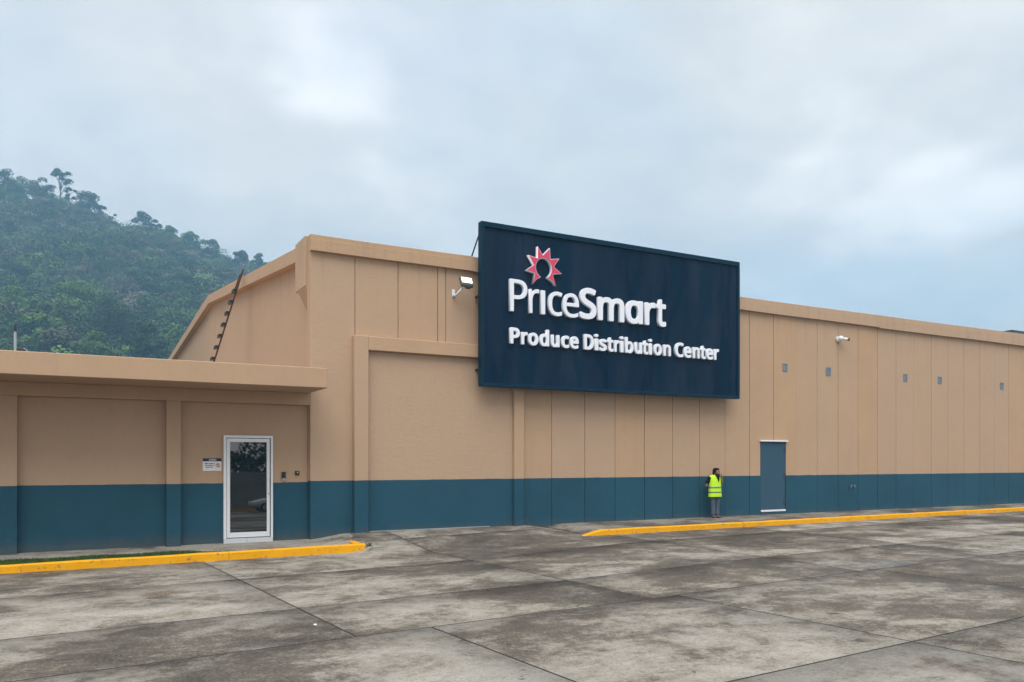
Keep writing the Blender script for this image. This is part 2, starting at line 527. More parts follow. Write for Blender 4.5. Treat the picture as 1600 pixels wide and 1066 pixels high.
def sheet(name, xs, ylo, yhi, zf, thick, mat, parent=None, ny=8):
    """Pavement solid between two edge lines, top following zf."""
    V, F = [], []
    for x in xs:
        for j in range(ny + 1):
            y = ylo(x) + (yhi(x) - ylo(x)) * j / ny
            V.append((x, y, zf(x, y)))
    n = ny + 1
    for i in range(len(xs) - 1):
        for j in range(ny): F.append((i * n + j, (i + 1) * n + j, (i + 1) * n + j + 1, i * n + j + 1))
    L = len(xs)
    ring = [i * n for i in range(L)] + [(L - 1) * n + j for j in range(1, n)] + [i * n + ny for i in range(L - 2, -1, -1)] + [j for j in range(ny - 1, 0, -1)]
    b = len(V)
    for k in ring: V.append((V[k][0], V[k][1], V[k][2] - thick))
    for k in range(len(ring)): F.append((ring[k], ring[(k + 1) % len(ring)], b + (k + 1) % len(ring), b + k))
    return obj(name, arrays(name, V, F, mat), None, parent)


def zl(x, y):                                         # left pavement
    return -0.158 + 0.002 * x + 0.028 * max(-2.0, y) + 0.135 * ss(5.2, 6.45, x) * ss(-1.9, -0.2, y)


def left_edge(x):                                     # slanted end towards the ramp
    return -1.9 if x < 6.05 else -1.9 + (x - 6.05) / (6.52 - 6.05) * 1.85


pv = sheet('pavement', [-22, -16, -10, -6, -3, -1, 1, 3, 4.3, 5.0, 5.3, 5.6, 5.9, 6.05, 6.2, 6.35, 6.50], left_edge, lambda x: 0.30, zl, 0.3, M['pavement'])
tag(pv, kind='structure')


def kr(x): return -2.54 + (x - 12.66) * 0.0268         # front line of the right kerb


pv2 = sheet('pavement', [12.35, 12.5, 12.65, 12.8, 12.95, 13.1, 16, 20, 24, 28, 34, 40, 52], lambda x: kr(x) + 0.17, lambda x: 0.30, lambda x, y: HT(x, y) + 0.012 + (-0.018 + 0.004 * y - HT(x, y)) * ss(12.35, 13.1, x), 0.3, M['pavement_dark'])
tag(pv2, kind='structure')


def kerb_piece(name, stations, parent):
    """stations: (x, front_y, back_y, z_bottom, z_top)"""
    rings = []
    for (x, yf, yb, z0, z1) in stations:
        h = max(0.004, z1 - z0 + 0.05); r = min(0.022, h * 0.4)
        rings.append([(x, yf - 0.012, z0 - 0.05), (x, yf, z1 - r), (x, yf + r, z1), (x, yb - r, z1), (x, yb, z1 - r), (x, yb, z0 - 0.05)])
    return MB().loft(rings).build(name, M['yellow'], parent)


rng = random.Random(4)


def kt(x): return -0.172 + (x + 1.3) * 0.0098           # top of the left kerb


kl = empty('kerb', (2, -2, -0.3)); tag(kl, kind='structure')
cuts = [-22, -15, -8.2, -2.9, 3.02, 6.18]
for a, b in zip(cuts[:-1], cuts[1:]):
    xs = np.linspace(a + 0.004, b - 0.004, max(3, int((b - a) / 0.5)))
    kerb_piece('kerb_stone', [(x, -2.03 + rng.uniform(-.006, .006), -1.86, HT(x, -2.1), kt(x) + rng.uniform(-.005, .005)) for x in xs], kl)
mb = MB()
zt = kt(6.1)
rings = []
for y in np.linspace(-1.862, -1.18, 5):
    xx = 6.17 + (y + 1.86) * 0.06
    t_ = zt - 0.004 + (0.03 if y > -1.3 else 0) * 0
    rings.append([(xx + 0.012, y, -0.36), (xx, y, t_ - .02), (xx - .02, y, t_), (xx - .15, y, t_), (xx - .17, y, t_ - .02), (xx - .17, y, -0.36)])
mb.loft(rings).build('kerb_return', M['yellow'], kl)

kR = empty('kerb', (20, -2.3, -0.15)); tag(kR, kind='structure')
st = [(12.15, kr(12.15) - .02, kr(12.15) + .10, HT(12.15, -2.6), HT(12.15, -2.6) + .012), (12.42, kr(12.42) - .005, kr(12.42) + .14, HT(12.4, -2.6), -0.075),
      (12.78, kr(12.78), kr(12.78) + .17, HT(12.8, -2.6), -0.002)]
cuts = [12.78, 15.6, 20.9, 25.1, 29.6, 34.5, 40, 46, 52]
for i, (a, b) in enumerate(zip(cuts[:-1], cuts[1:])):
    xs = np.linspace(a + (0 if i == 0 else 0.004), b - 0.004, max(3, int((b - a) / 0.5)))
    s_ = [(x, kr(x) + rng.uniform(-.006, .006), kr(x) + .17, HT(x, kr(x)), 0.002 + rng.uniform(-.006, .006)) for x in xs]
    kerb_piece('kerb_stone', (st[:2] + s_) if i == 0 else s_, kR)

# grass bed behind the left kerb
me = sheet('soil_bed', [-21, -14, -8, -4, 0, 2.2, 2.9, 3.15], lambda x: -1.862, lambda x: -1.06 if x < 2.3 else -1.06 - (x - 2.3) * 0.75, lambda x, y: zl(x, y) + 0.012, 0.05, M['soil'])
tag(me, kind='structure')
rg = np.random.default_rng(7)
n = 15000
gx_ = np.where(rg.random(n) < 0.80, rg.uniform(-2.6, 3.12, n), rg.uniform(-20, -2.6, n))
gy_ = rg.uniform(-1.85, -1.05, n)
ok = ~((gx_ > 2.3) & (gy_ > -1.06 - (gx_ - 2.3) * 0.75))
clump = np.sin(gx_ * 7.1 + 1.3) * np.sin(gx_ * 2.7) + np.sin(gy_ * 9)
ok &= (clump + rg.normal(0, .8, n)) > -1.1
gx_, gy_ = gx_[ok], gy_[ok]; n = len(gx_)
hh = rg.uniform(0.018, 0.055, n) * (1 + 0.3 * np.sin(gx_ * 4.3)); wd = rg.uniform(0.006, 0.012, n); an = rg.uniform(0, 2 * np.pi, n)
gz = np.array([zl(a, b) for a, b in zip(gx_, gy_)]) + 0.01
lean = rg.uniform(-1, 1, (n, 2)) * hh[:, None] * 0.9
V = np.zeros((n, 3, 3))
V[:, 0] = np.stack([gx_ + np.cos(an) * wd, gy_ + np.sin(an) * wd, gz], 1)
V[:, 1] = np.stack([gx_ - np.cos(an) * wd, gy_ - np.sin(an) * wd, gz], 1)
V[:, 2] = np.stack([gx_ + lean[:, 0], gy_ + lean[:, 1], gz + hh], 1)
tag(obj('grass', arrays('grass', V.reshape(-1, 3), np.arange(3 * n).reshape(-1, 3), M['grass'])),
    'short green grass growing in the bed behind the yellow kerb', 'grass', kind='stuff')

# ------------------------------------------------------------------ warehouse
wh = empty('warehouse', (20, 0, 0))
tag(wh, 'long tan warehouse of vertical precast panels with dark blue lower band', 'warehouse')
JX = [5.36, 6.57, 7.79, 8.97, 9.22, 10.40, 11.56, 12.73, 13.94, 15.10, 16.27, 17.44, 18.61, 19.77, 20.92, 22.09, 23.24, 24.37, 25.52, 26.65, 27.78, 28.91,
      30.04, 31.17, 32.29, 33.40, 34.54, 35.61, 36.70, 37.76, 38.9, 40.0, 41.15, 42.3, 43.4, 44.5, 45.7, 46.8, 48.0]
DOOR = (21.44, 22.72, 0.10, 2.62)
rng = random.Random(11)
for a, b in zip(JX[:-1], JX[1:]):
    g = 0.008
    x0, x1 = a + g, b - g
    yo = rng.uniform(-0.006, 0.006)
    z0, z1 = -0.45, 7.5
    mb = MB()
    if x0 < DOOR[0] < x1: pts = [(x0, z0), (DOOR[0], z0), (DOOR[0], DOOR[3]), (x1, DOOR[3]), (x1, z1), (x0, z1)]
    elif x0 < DOOR[1] < x1: pts = [(DOOR[1], z0), (x1, z0), (x1, z1), (x0, z1), (x0, DOOR[3]), (DOOR[1], DOOR[3])]
    else: pts = None
    if pts: mb.prism(pts, 'y', yo, 0.16)
    else: mb.box(x0, x1, yo, 0.16, z0, z1, 0.007)
    mb.build('wall_panel', M['wall'], wh)
# backing behind the joints, side walls, floor slab of the shell
MB().box(5.5, 48, 0.045, 0.3, -0.45, 2.62 - 2.62 + 0.0).build('footing', M['joint'], wh)
mb = MB(); mb.box(5.5, DOOR[0] - .02, 0.05, 0.28, 0.0, 7.5); mb.box(DOOR[1] + .02, 48, 0.05, 0.28, 0.0, 7.5); mb.box(DOOR[0] - .02, DOOR[1] + .02, 0.05, 0.28, DOOR[3] + .02, 7.5)
mb.box(DOOR[0] - .02, DOOR[1] + .02, 0.20, 0.28, 0.0, DOOR[3] + .02)
mb.build('backing_wall', M['wall'], wh)
# gable wall towards the annex
prof = [(0.161, -0.45), (36.2, -0.45), (36.2, 8.3), (18.15, 9.2), (0.161, 7.47)]
MB().prism(prof, 'x', 5.62, 5.86).build('gable_wall', M['wall'], wh)
MB().prism([(36.2, -0.45), (36.5, -0.45), (36.5, 8.1), (36.2, 8.1)], 'x', 5.4, 48).build('rear_wall', M['wall'], wh)
MB().prism([(0.2, 7.30), (18.15, 9.05), (36.3, 8.15), (36.3, 8.05), (18.15, 8.95), (0.2, 7.2)], 'x', 5.87, 48).build('roof', M['roofing'], wh)
# coping along the gable
cop = [(1.3, 7.40), (18.15, 9.16), (36.4, 8.26), (36.4, 8.64), (18.15, 9.54), (1.3, 7.78)]
MB().prism(cop, 'x', 5.36, 5.92).build('gable_coping', M['wall'], wh)
# corner block with its slanted foot
mb = MB().box(5.30, 5.80, 0.285, 1.34, 6.52, 7.84, 0.012)
mb.prism([(5.31, 6.52), (5.615, 6.52), (5.615, 5.94)], 'y', 0.29, 1.12)
mb.build('corner_block', M['wall'], wh)
MB().box(5.358, 5.61, 0.163, 0.283, -0.45, 7.6, 0.006).build('quoin', M['wall'], wh)
# front parapet band with a lip on top
mbands = [(5.36, 10.0, 7.38, 7.36, 7.80, 7.785), (10.0, 20.4, 7.36, 7.20, 7.785, 7.65), (20.4, 27.75, 7.20, 7.175, 7.65, 7.65), (27.75, 38.0, 7.145, 7.13, 7.65, 7.66), (38.0, 48.2, 7.13, 7.12, 7.66, 7.66)]
for (a, b, za, zb, ta, tb) in mbands:
    mb = MB()
    N = 5
    rings = []
    for k in range(N + 1):
        t = k / N; x = a + (b - a) * t
        z0 = za + (zb - za) * t + rng.uniform(-.006, .006); z1 = ta + (tb - ta) * t + rng.uniform(-.008, .008)
        rings.append([(x, -0.13, z0), (x, -0.13, z1 - 0.13), (x, -0.10, z1 - 0.12), (x, -0.10, z1 - .01), (x, -0.09, z1), (x, 0.32, z1), (x, 0.32, z0)])
    mb.loft(rings).build('parapet', M['wall'], wh)
# blind portal left of the sign
MB().box(6.49, 6.88, -0.21, -0.010, -0.4, 5.25, 0.012).build('pilaster', M['wall'], wh)
MB().box(11.35, 11.68, -0.16, -0.010, -0.4, 4.87, 0.012).build('pilaster', M['wall'], wh)
MB().box(6.882, 11.68, -0.205, -0.010, 4.874, 5.247, 0.012).build('lintel', M['wall'], wh)
MB().box(6.884, 11.346, -0.045, -0.012, -0.4, 4.87).build('infill_panel', M['wall'], wh)
MB().prism([(-0.07, -0.03), (-0.046, -0.03), (-0.046, 0.020), (-0.050, 0.020)], 'x', 6.95, 10.6).build('base_strip', M['pole'], wh)  # thin pale strip along the foot of the infill panel
# blue service door
dr = MB().box(DOOR[0] + .025, DOOR[1] - .025, 0.015, 0.06, 0.13, DOOR[3] - .03, 0.006).build('service_door', M['steel_blue'], wh)
mb = MB(); mb.box(DOOR[0], DOOR[0] + .022, 0.02, 0.12, 0.1, DOOR[3]); mb.box(DOOR[1] - .022, DOOR[1], 0.02, 0.12, 0.1, DOOR[3]); mb.box(DOOR[0] + .022, DOOR[1] - .022, 0.02, 0.12, DOOR[3] - .025, DOOR[3])
mb.build('door_frame', M['dark_gap'], dr)
MB().box(DOOR[0] - .05, DOOR[1] + .06, -0.075, -0.008, 2.605, 2.655, 0.008).build('drip_edge', M['white_metal'], dr)
MB().box(DOOR[0] + .03, DOOR[1] - .03, -0.03, 0.013, 0.09, 0.155, 0.008).build('kick_strip', M['white_metal'], dr)
MB().box(DOOR[0], DOOR[1], -0.01, 0.16, -0.4, 0.088).build('door_sill', M['wall'], dr)
for z in (2.30, 1.36, 0.47):
    mb = MB(); mb.box(DOOR[1] - .10, DOOR[1] - .035, 0.004, 0.014, z - .09, z + .09); mb.cyl((DOOR[1] - .03, 0.0, z - .09), (DOOR[1] - .03, 0.0, z + .09), 0.013, 8)
    mb.build('hinge', M['hinge'], dr)
# square vents high on the wall
for i, (x, z) in enumerate([(22.66, 5.32), (24.96, 5.31), (29.47, 5.29), (31.72, 5.30), (36.16, 5.26)]):
    mb = MB()
    mb.box(x - .12, x + .12, -.028, -.008, z - .14, z - .115); mb.box(x - .12, x + .12, -.028, -.008, z + .115, z + .14)
    mb.box(x - .12, x - .098, -.028, -.008, z - .115, z + .115); mb.box(x + .098, x + .12, -.028, -.008, z - .115, z + .115)
    v = mb.build('vent', M['vent'], wh)
    mb = MB()
    for k in range(5):
        zz_ = z - .095 + k * .045
        mb.prism([(-.024, zz_ - .012), (-.020, zz_ - .015), (-.008, zz_ + .014), (-.010, zz_ + .018)], 'x', x - .098, x + .098)
    mb.build('vent_louvre', M['vent'], v)
for x in (26.15, 26.34):
    mb = MB().cyl((x, -.004, .91), (x, -.09, .91), .022, 10); mb.cyl((x, -.085, .87), (x, -.085, .965), .014, 8); mb.box(x - .045, x + .045, -.1, -.085, .965, .985)
    mb.build('tap', M['chrome'], wh)

# ------------------------------------------------------------------ annex with the canopy
ax_ = empty('office_annex', (0, 0, -0.15))
tag(ax_, 'low tan and blue office wing with a deep flat canopy beside the warehouse', 'building')
cols_ = [-10.92, -7.765, -4.61, -1.455, 1.915]
for x in cols_: MB().box(x, x + 0.325, -0.004, 0.35, -0.45, 3.36, 0.006).build('column', M['annex'], ax_)
bays = [(-13.8, -10.92), (-10.595, -7.765), (-7.44, -4.61), (-4.285, -1.455), (-1.13, 1.915)]
for a, b in bays: MB().box(a + .002, b - .002, 0.20, 0.40, -0.45, 3.358).build('infill_panel', M['annex'], ax_)
# door bay: the wall round the opening
DX0, DX1, DZ0, DZ1 = 3.24, 4.44, -0.16, 2.55
mb = MB(); mb.prism([(2.242, -.45), (DX0, -.45), (DX0, DZ1), (DX1, DZ1), (DX1, -.45), (5.352, -.45), (5.352, 3.358), (2.242, 3.358)], 'y', 0.20, 0.40)
mb.build('infill_panel', M['annex'], ax_)
MB().box(-14, 5.353, -0.02, 0.40, 3.362, 3.668, 0.006).build('beam', M['annex'], ax_)
MB().box(-14.3, 5.354, -1.70, 20, 3.672, 4.15, 0.012).build('canopy_roof', M['annex'], ax_)
MB().box(5.356, 5.615, 0.30, 20, 3.70, 4.14).build('roof_deck', M['annex'], ax_)
MB().box(-14, 5.35, 0.41, 0.6, -.45, 3.66).build('inner_wall', M['dark_gap'], ax_)
# aluminium glass door
gd = MB().box(DX0, DX0 + .06, 0.10, 0.26, -0.03, DZ1).box(DX1 - .05, DX1, 0.10, 0.26, -0.03, DZ1).box(DX0 + .06, DX1 - .05, 0.10, 0.26, DZ1 - .06, DZ1).build('glass_door', M['white_metal'], ax_)
mb = MB()
lx0, lx1, lz0, lz1 = DX0 + .072, DX1 - .072, -0.015, DZ1 - .075
mb.box(lx0, lx0 + .085, 0.13, 0.18, lz0, lz1, .006); mb.box(lx1 - .075, lx1, 0.13, 0.18, lz0, lz1, .006)
mb.box(lx0 + .086, lx1 - .076, 0.131, 0.179, lz1 - .09, lz1, .006); mb.box(lx0 + .086, lx1 - .076, 0.131, 0.179, lz0, lz0 + .13, .006)
mb.build('door_leaf', M['white_metal'], gd)
MB().box(DX0 + .055, DX1 - .045, 0.19, 0.2, -0.03, DZ1 - .05).build('door_gasket', M['dark_gap'], gd)
px0, px1, pz0, pz1 = lx0 + .075, lx1 - .065, lz0 + .12, lz1 - .08
tl = math.tan(R(1.0)) * (pz1 - pz0) / 2
MB().prism([(0.156 - tl, pz0), (0.162 - tl, pz0), (0.162 + tl, pz1), (0.156 + tl, pz1)], 'x', px0, px1).build('pane', M['glass'], gd)
mb = MB(); mb.box(lx1 - .075, lx1 - .035, 0.06, 0.075, 1.22, 1.52, .005); mb.box(lx1 - .065, lx1 - .045, 0.075, 0.131, 1.25, 1.27); mb.box(lx1 - .065, lx1 - .045, 0.075, 0.131, 1.47, 1.49)
mb.build('pull_handle', M['white_metal'], gd)
MB().cyl((lx1 - .03, 0.128, 1.08), (lx1 - .03, 0.105, 1.08), .022, 12).build('lock', M['chrome'], gd)
for a, b in ((DX0 + .002, 3.79), (3.796, DX1 - .002)): MB().box(a, b, 0.085, 0.26, -0.3, -0.032, .004).build('base_tile', M['white_tile'], gd)

# ------------------------------------------------------------------ sign
sg = empty('billboard_sign', (15, -0.4, 4.05))
tag(sg, 'big navy billboard with white raised letters and red sun emblem on the warehouse', 'sign')
SX0, SX1, SZ0, SZ1 = 10.07, 19.91, 4.03, 8.70
seams = [SX0 + .10, 12.6, 15.0, 17.4, SX1 - .09]
for a, b in zip(seams[:-1], seams[1:]):
    for c, d in ((SZ0 + .10, 5.66), (5.66, SZ1 - .15)):
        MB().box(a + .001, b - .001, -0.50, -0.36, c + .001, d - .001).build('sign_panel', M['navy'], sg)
mb = MB(); mb.box(SX0, SX1, -.56, -.34, SZ1 - .15, SZ1, .008); mb.box(SX0, SX1, -.56, -.34, SZ0, SZ0 + .10, .008)
mb.box(SX0, SX0 + .10, -.558, -.342, SZ0 + .10, SZ1 - .15); mb.box(SX1 - .09, SX1, -.558, -.342, SZ0 + .10, SZ1 - .15)
mb.build('sign_frame', M['navy_rim'], sg)
for x in (10.12, 13.2, 16.4, 19.7):
    MB().tube([(x - .10, 0.0, 7.78 if x < 12 else 7.66), (x, -.335, 8.42)], .022, 6).build('brace', M['black'], sg)
    for z in (4.5, 6.6): MB().box(x, x + .06, -.335, -.03, z, z + .06).build('bracket', M['black'], sg)


def poly_solid(name, loops, extrude, mat, parent, at_y, bevel=0.008):
    """Flat outlines (X, Z world) turned into a raised solid facing -Y."""
    cu = bpy.data.curves.new(name, 'CURVE'); cu.dimensions = '2D'; cu.fill_mode = 'BOTH'
    cu.extrude = extrude / 2 - bevel; cu.bevel_depth = bevel; cu.bevel_resolution = 0; cu.offset = -bevel
    for lp in loops:
        sp_ = cu.splines.new('POLY'); sp_.points.add(len(lp) - 1); sp_.use_cyclic_u = True
        for p, q in zip(sp_.points, lp): p.co = (q[0], q[1], 0, 1)
    tmp = bpy.data.objects.new('tmp', cu); COL.objects.link(tmp)
    me_ = bpy.data.meshes.new_from_object(tmp.evaluated_get(bpy.context.evaluated_depsgraph_get()))
    bpy.data.objects.remove(tmp); bpy.data.curves.remove(cu)
    me_.transform(Matrix(((1, 0, 0, 0), (0, 0, -1, at_y), (0, 1, 0, 0), (0, 0, 0, 1))))
    me_.name = name; me_.materials.clear()
    return obj(name, me_, mat, parent)


GLYPH = {
    'LP': '78 -4,74 0,74 570,77 576,276 574,330 565,372 548,396 531,416 510,434 480,444 450,448 420,447 384,441 348,429 318,414 294,390 269,366 252,330 236,264 221,156 218,154 0,150 -4;156 290,156 506,234 507,276 503,312 492,339 474,359 444,366 402,358 354,339 324,312 306,276 295,228 289',
    'Lr': '68 -4,64 0,66 432,128 433,136 372,140 364,176 406,218 432,260 442,320 436,323 432,313 366,260 370,224 362,188 340,161 306,149 276,143 240,143 0,134 -4',
    'Lı': '68 -4,64 0,64 426,68 434,140 433,143 426,143 0,134 -4',
    'Lc': '200 -9,154 4,116 25,86 54,62 94,47 142,40 196,42 256,53 310,68 346,92 380,121 406,152 424,190 436,236 442,284 439,332 429,360 418,362 412,338 352,260 371,230 372,200 366,176 355,158 340,141 316,131 292,122 232,125 166,138 118,164 82,194 64,236 57,290 61,350 82,355 76,355 16,350 10,320 -2,284 -9,242 -12',
    'Le': '206 -8,164 3,127 22,98 46,71 82,54 118,44 160,40 214,43 262,53 304,68 342,90 376,116 402,146 422,182 435,224 442,266 440,302 431,332 417,361 394,385 364,400 334,410 298,415 256,415 202,410 197,122 197,130 142,143 112,162 88,188 70,218 60,254 56,308 60,392 86,396 82,396 22,392 16,368 6,314 -8,254 -12;128 261,124 268,133 304,158 346,188 368,230 376,272 370,302 351,324 316,333 268,332 261',
    'BS': '197 -32,101 -24,59 -14,29 -2,17 16,17 88,20 100,29 109,41 112,101 93,155 82,209 79,251 84,281 97,299 116,306 142,302 172,291 190,269 207,131 267,99 286,71 310,48 340,32 376,25 418,27 466,38 502,56 532,83 559,119 582,155 595,197 603,251 604,305 599,371 581,401 569,409 562,412 544,385 472,377 465,365 463,311 481,269 490,227 493,191 489,166 478,151 460,145 436,148 412,157 394,179 375,323 311,359 289,383 268,406 238,421 202,426 160,424 118,416 88,401 58,377 28,353 9,317 -11,281 -22,239 -30',
    'Bm': '68 -24,50 -16,44 0,44 432,55 450,68 454,134 452,144 444,152 423,182 443,218 456,254 461,296 460,326 455,356 444,404 409,434 433,476 452,518 461,560 461,596 456,632 442,657 426,678 402,698 360,708 300,709 0,706 -12,698 -20,686 -24,614 -24,602 -20,594 -12,591 0,589 306,580 330,571 342,554 351,530 354,494 351,470 340,455 324,442 294,436 246,435 0,432 -12,422 -21,410 -24,338 -24,326 -18,318 0,315 306,307 330,296 343,278 352,254 354,224 352,200 342,182 322,171 294,163 240,163 0,159 -12,152 -20,140 -24',
    'Br': '68 -24,50 -16,44 0,44 426,49 444,56 451,68 454,134 452,148 438,152 413,194 443,236 459,284 461,332 453,340 444,343 432,334 366,326 350,314 344,260 350,230 343,194 318,172 282,163 240,163 0,159 -12,152 -20,140 -24',
    'Bt': '157 -27,127 -18,100 -2,79 20,64 46,54 76,50 112,50 346,43 351,1 355,-8 364,-11 376,-11 412,-6 424,54 454,81 538,91 549,103 552,145 552,163 544,168 532,169 454,271 454,284 448,293 430,292 370,283 356,271 351,175 351,169 348,168 130,174 94,193 77,223 74,271 83,289 75,296 58,295 -2,283 -16,247 -28,199 -32',
    'Ba': '170 -26,122 -8,83 22,55 58,33 112,22 172,22 256,33 316,55 370,77 400,110 429,140 446,170 456,266 458,296 449,326 434,329 436,330 454,338 458,446 458,449 454,449 4,446 -11,440 -19,428 -24,362 -23,350 -16,338 6,306 -14,266 -28,218 -32;218 75,200 79,182 89,170 100,156 124,142 184,143 250,154 298,176 334,206 352,254 354,278 348,296 338,308 324,318 304,330 244,329 160,317 118,296 90,266 78',
    'CP': '64 -31,46 -21,38 0,40 583,52 599,70 605,244 603,286 597,322 585,352 570,376 551,400 522,418 486,430 438,432 396,427 354,414 312,399 282,380 258,358 238,328 219,268 198,226 192,172 191,167 186,165 -12,156 -24,142 -31;172 317,167 324,167 474,172 479,226 478,256 472,276 462,292 444,300 414,299 378,288 348,274 335,250 324,214 318',
    'Cr': '55 -31,37 -21,29 0,29 426,33 444,43 456,55 461,115 462,133 455,145 433,181 456,217 468,259 469,301 462,314 450,319 432,310 360,304 348,283 336,235 342,211 336,182 312,163 276,157 234,154 -12,146 -24,133 -31',
    'Co': '190 -38,148 -28,108 -8,73 22,46 58,26 100,13 148,8 202,10 262,20 316,36 358,58 394,86 424,118 446,160 462,196 469,244 469,286 460,328 440,362 412,390 376,411 334,424 286,429 232,428 172,419 124,402 76,381 40,352 7,322 -14,280 -32,238 -39;190 87,164 106,145 148,137 208,142 268,154 308,172 333,202 345,238 345,256 338,269 328,282 310,292 286,300 226,295 160,281 118,261 94,244 86,226 83',
    'Cd': '172 -38,124 -25,88 -2,58 28,31 76,15 130,8 196,12 280,24 334,39 370,62 406,93 436,124 454,166 467,208 470,244 465,286 450,287 610,292 626,304 638,316 641,394 639,409 628,415 610,413 -8,406 -22,388 -32,322 -31,298 -11,268 -27,238 -36,208 -40;184 87,161 106,145 142,138 196,141 262,152 304,171 334,196 346,226 346,257 334,267 322,277 298,287 238,285 154,274 116,256 93,220 83',
    'Cu': '171 -39,123 -28,81 -4,54 28,35 70,25 136,27 442,39 456,57 462,129 461,142 454,151 442,156 124,161 106,171 92,189 84,213 83,243 88,261 98,275 118,283 142,289 196,292 442,300 454,315 461,387 462,399 458,411 448,417 430,417 4,413 -14,403 -26,387 -32,327 -31,314 -26,303 -12,267 -28,237 -36',
    'Cc': '190 -39,142 -28,100 -7,67 22,42 58,23 100,11 154,8 214,12 274,22 322,39 364,63 400,93 430,130 451,166 463,208 469,256 468,316 453,340 442,351 430,353 406,333 346,322 330,304 324,250 340,220 344,190 340,169 328,152 304,141 262,137 208,142 160,148 136,160 112,172 99,190 89,238 86,268 92,310 109,334 104,344 94,348 82,348 10,343 -2,334 -11,292 -30,244 -39',
    'Ce': '196 -38,154 -29,112 -10,78 16,52 46,29 88,16 130,9 178,8 232,14 286,27 334,47 376,70 407,100 435,136 455,178 467,220 470,262 464,298 450,334 425,361 394,381 358,395 316,401 268,402 202,394 180,376 170,142 168,147 142,158 118,175 100,196 89,226 84,268 87,352 114,374 106,384 88,385 16,381 4,370 -7,328 -25,286 -36,238 -40;148 290,145 292,152 310,169 334,184 343,208 348,232 345,249 334,261 316,269 292',
    'CD': '64 -31,46 -21,38 0,38 570,42 588,54 600,70 605,244 604,310 595,370 573,418 541,454 503,485 450,503 396,513 330,513 252,502 180,478 114,452 72,418 36,376 6,334 -13,298 -23,250 -31;172 94,167 102,167 474,172 479,226 479,280 471,310 459,334 442,356 414,369 384,379 342,382 294,380 246,372 204,360 174,346 150,310 118,286 106,256 98',
    'Ci': '55 -31,37 -21,29 0,29 432,37 450,49 459,127 462,145 454,154 444,157 432,156 -6,146 -24,133 -31;160 585,155 610,140 632,118 646,92 651,66 646,44 632,29 610,24 585,29 560,44 538,66 524,92 519,118 524,140 538,155 560',
    'Cs': '121 -38,61 -26,31 -13,13 -1,6 22,6 88,10 100,25 113,43 115,115 87,145 82,175 81,199 86,211 92,217 100,219 118,212 130,199 139,83 196,56 214,37 232,17 262,8 292,5 328,10 364,22 394,40 418,67 440,103 458,139 467,181 470,229 467,271 457,322 436,336 418,336 400,307 331,295 323,277 322,217 343,169 348,137 340,131 334,130 322,151 303,277 242,316 208,334 178,344 142,344 100,337 64,326 40,309 16,289 -3,260 -20,199 -37',
    'Ct': '156 -38,120 -29,90 -13,66 10,49 40,40 70,35 106,34 340,-6 349,-15 358,-20 370,-20 412,-17 424,-6 435,40 460,64 544,76 556,90 560,138 560,156 547,162 532,162 466,168 462,252 460,264 453,273 436,273 370,264 352,246 344,168 343,162 340,162 130,165 100,180 84,204 82,246 91,258 88,270 79,276 64,276 -2,265 -20,240 -32,198 -39',
    'Cb': '217 -38,175 -28,139 -7,127 -24,115 -31,55 -31,37 -21,30 -8,29 610,37 631,55 641,133 640,145 634,154 622,157 449,199 464,241 469,283 465,325 451,361 427,386 400,411 358,425 316,436 238,434 166,421 100,398 46,363 4,319 -25,271 -38;205 86,181 101,164 142,157 202,161 280,172 316,187 335,211 345,247 345,265 340,277 331,288 316,298 292,306 232,302 160,290 118,271 93,241 83',
    'Cn': '55 -31,37 -21,29 0,29 426,33 444,43 456,55 461,115 462,131 456,145 439,193 462,247 470,301 464,343 448,367 430,391 402,406 372,416 330,420 282,420 0,414 -18,403 -28,391 -32,325 -32,307 -27,295 -13,290 306,283 326,271 339,253 345,229 346,199 340,183 330,172 312,162 282,157 234,154 -12,146 -24,133 -31',
    'CC': '248 -39,188 -26,134 0,88 40,58 82,31 148,17 214,12 292,18 364,32 424,56 478,89 526,128 562,176 590,230 607,290 613,350 608,422 588,452 573,462 562,464 538,437 472,422 457,404 454,332 481,278 485,236 475,202 454,174 418,153 364,145 298,149 226,161 178,179 142,200 118,230 98,260 90,296 87,344 92,410 110,422 109,434 102,445 82,445 10,440 -3,428 -13,380 -30,320 -39',
}

LINE1 = [('LP', 10.96, 11.53), ('Lr', 11.60, 11.93), ('Lı', 11.995, 12.135), ('Lc', 12.25, 12.73), ('Le', 12.75, 13.32), ('BS', 13.36, 13.96), ('Bm', 14.02, 15.01), ('Ba', 15.07, 15.73), ('Br', 15.82, 16.24), ('Bt', 16.27, 16.66)]
LINE2 = [('CP', 10.97, 11.29), ('Cr', 11.34, 11.55), ('Co', 11.57, 11.91), ('Cd', 11.96, 12.28), ('Cu', 12.35, 12.64), ('Cc', 12.71, 12.98), ('Ce', 13.01, 13.32), ('CD', 13.52, 13.87), ('Ci', 13.90, 14.04), ('Cs', 14.07, 14.35),
         ('Ct', 14.37, 14.60), ('Cr', 14.64, 14.83), ('Ci', 14.86, 14.99), ('Cb', 15.05, 15.37), ('Cu', 15.43, 15.71), ('Ct', 15.73, 15.95), ('Ci', 15.98, 16.11), ('Co', 16.18, 16.50), ('Cn', 16.57, 16.87), ('CC', 17.05, 17.40),
         ('Ce', 17.42, 17.73), ('Cn', 17.80, 18.08), ('Ct', 18.12, 18.34), ('Ce', 18.37, 18.67), ('Cr', 18.72, 18.93)]


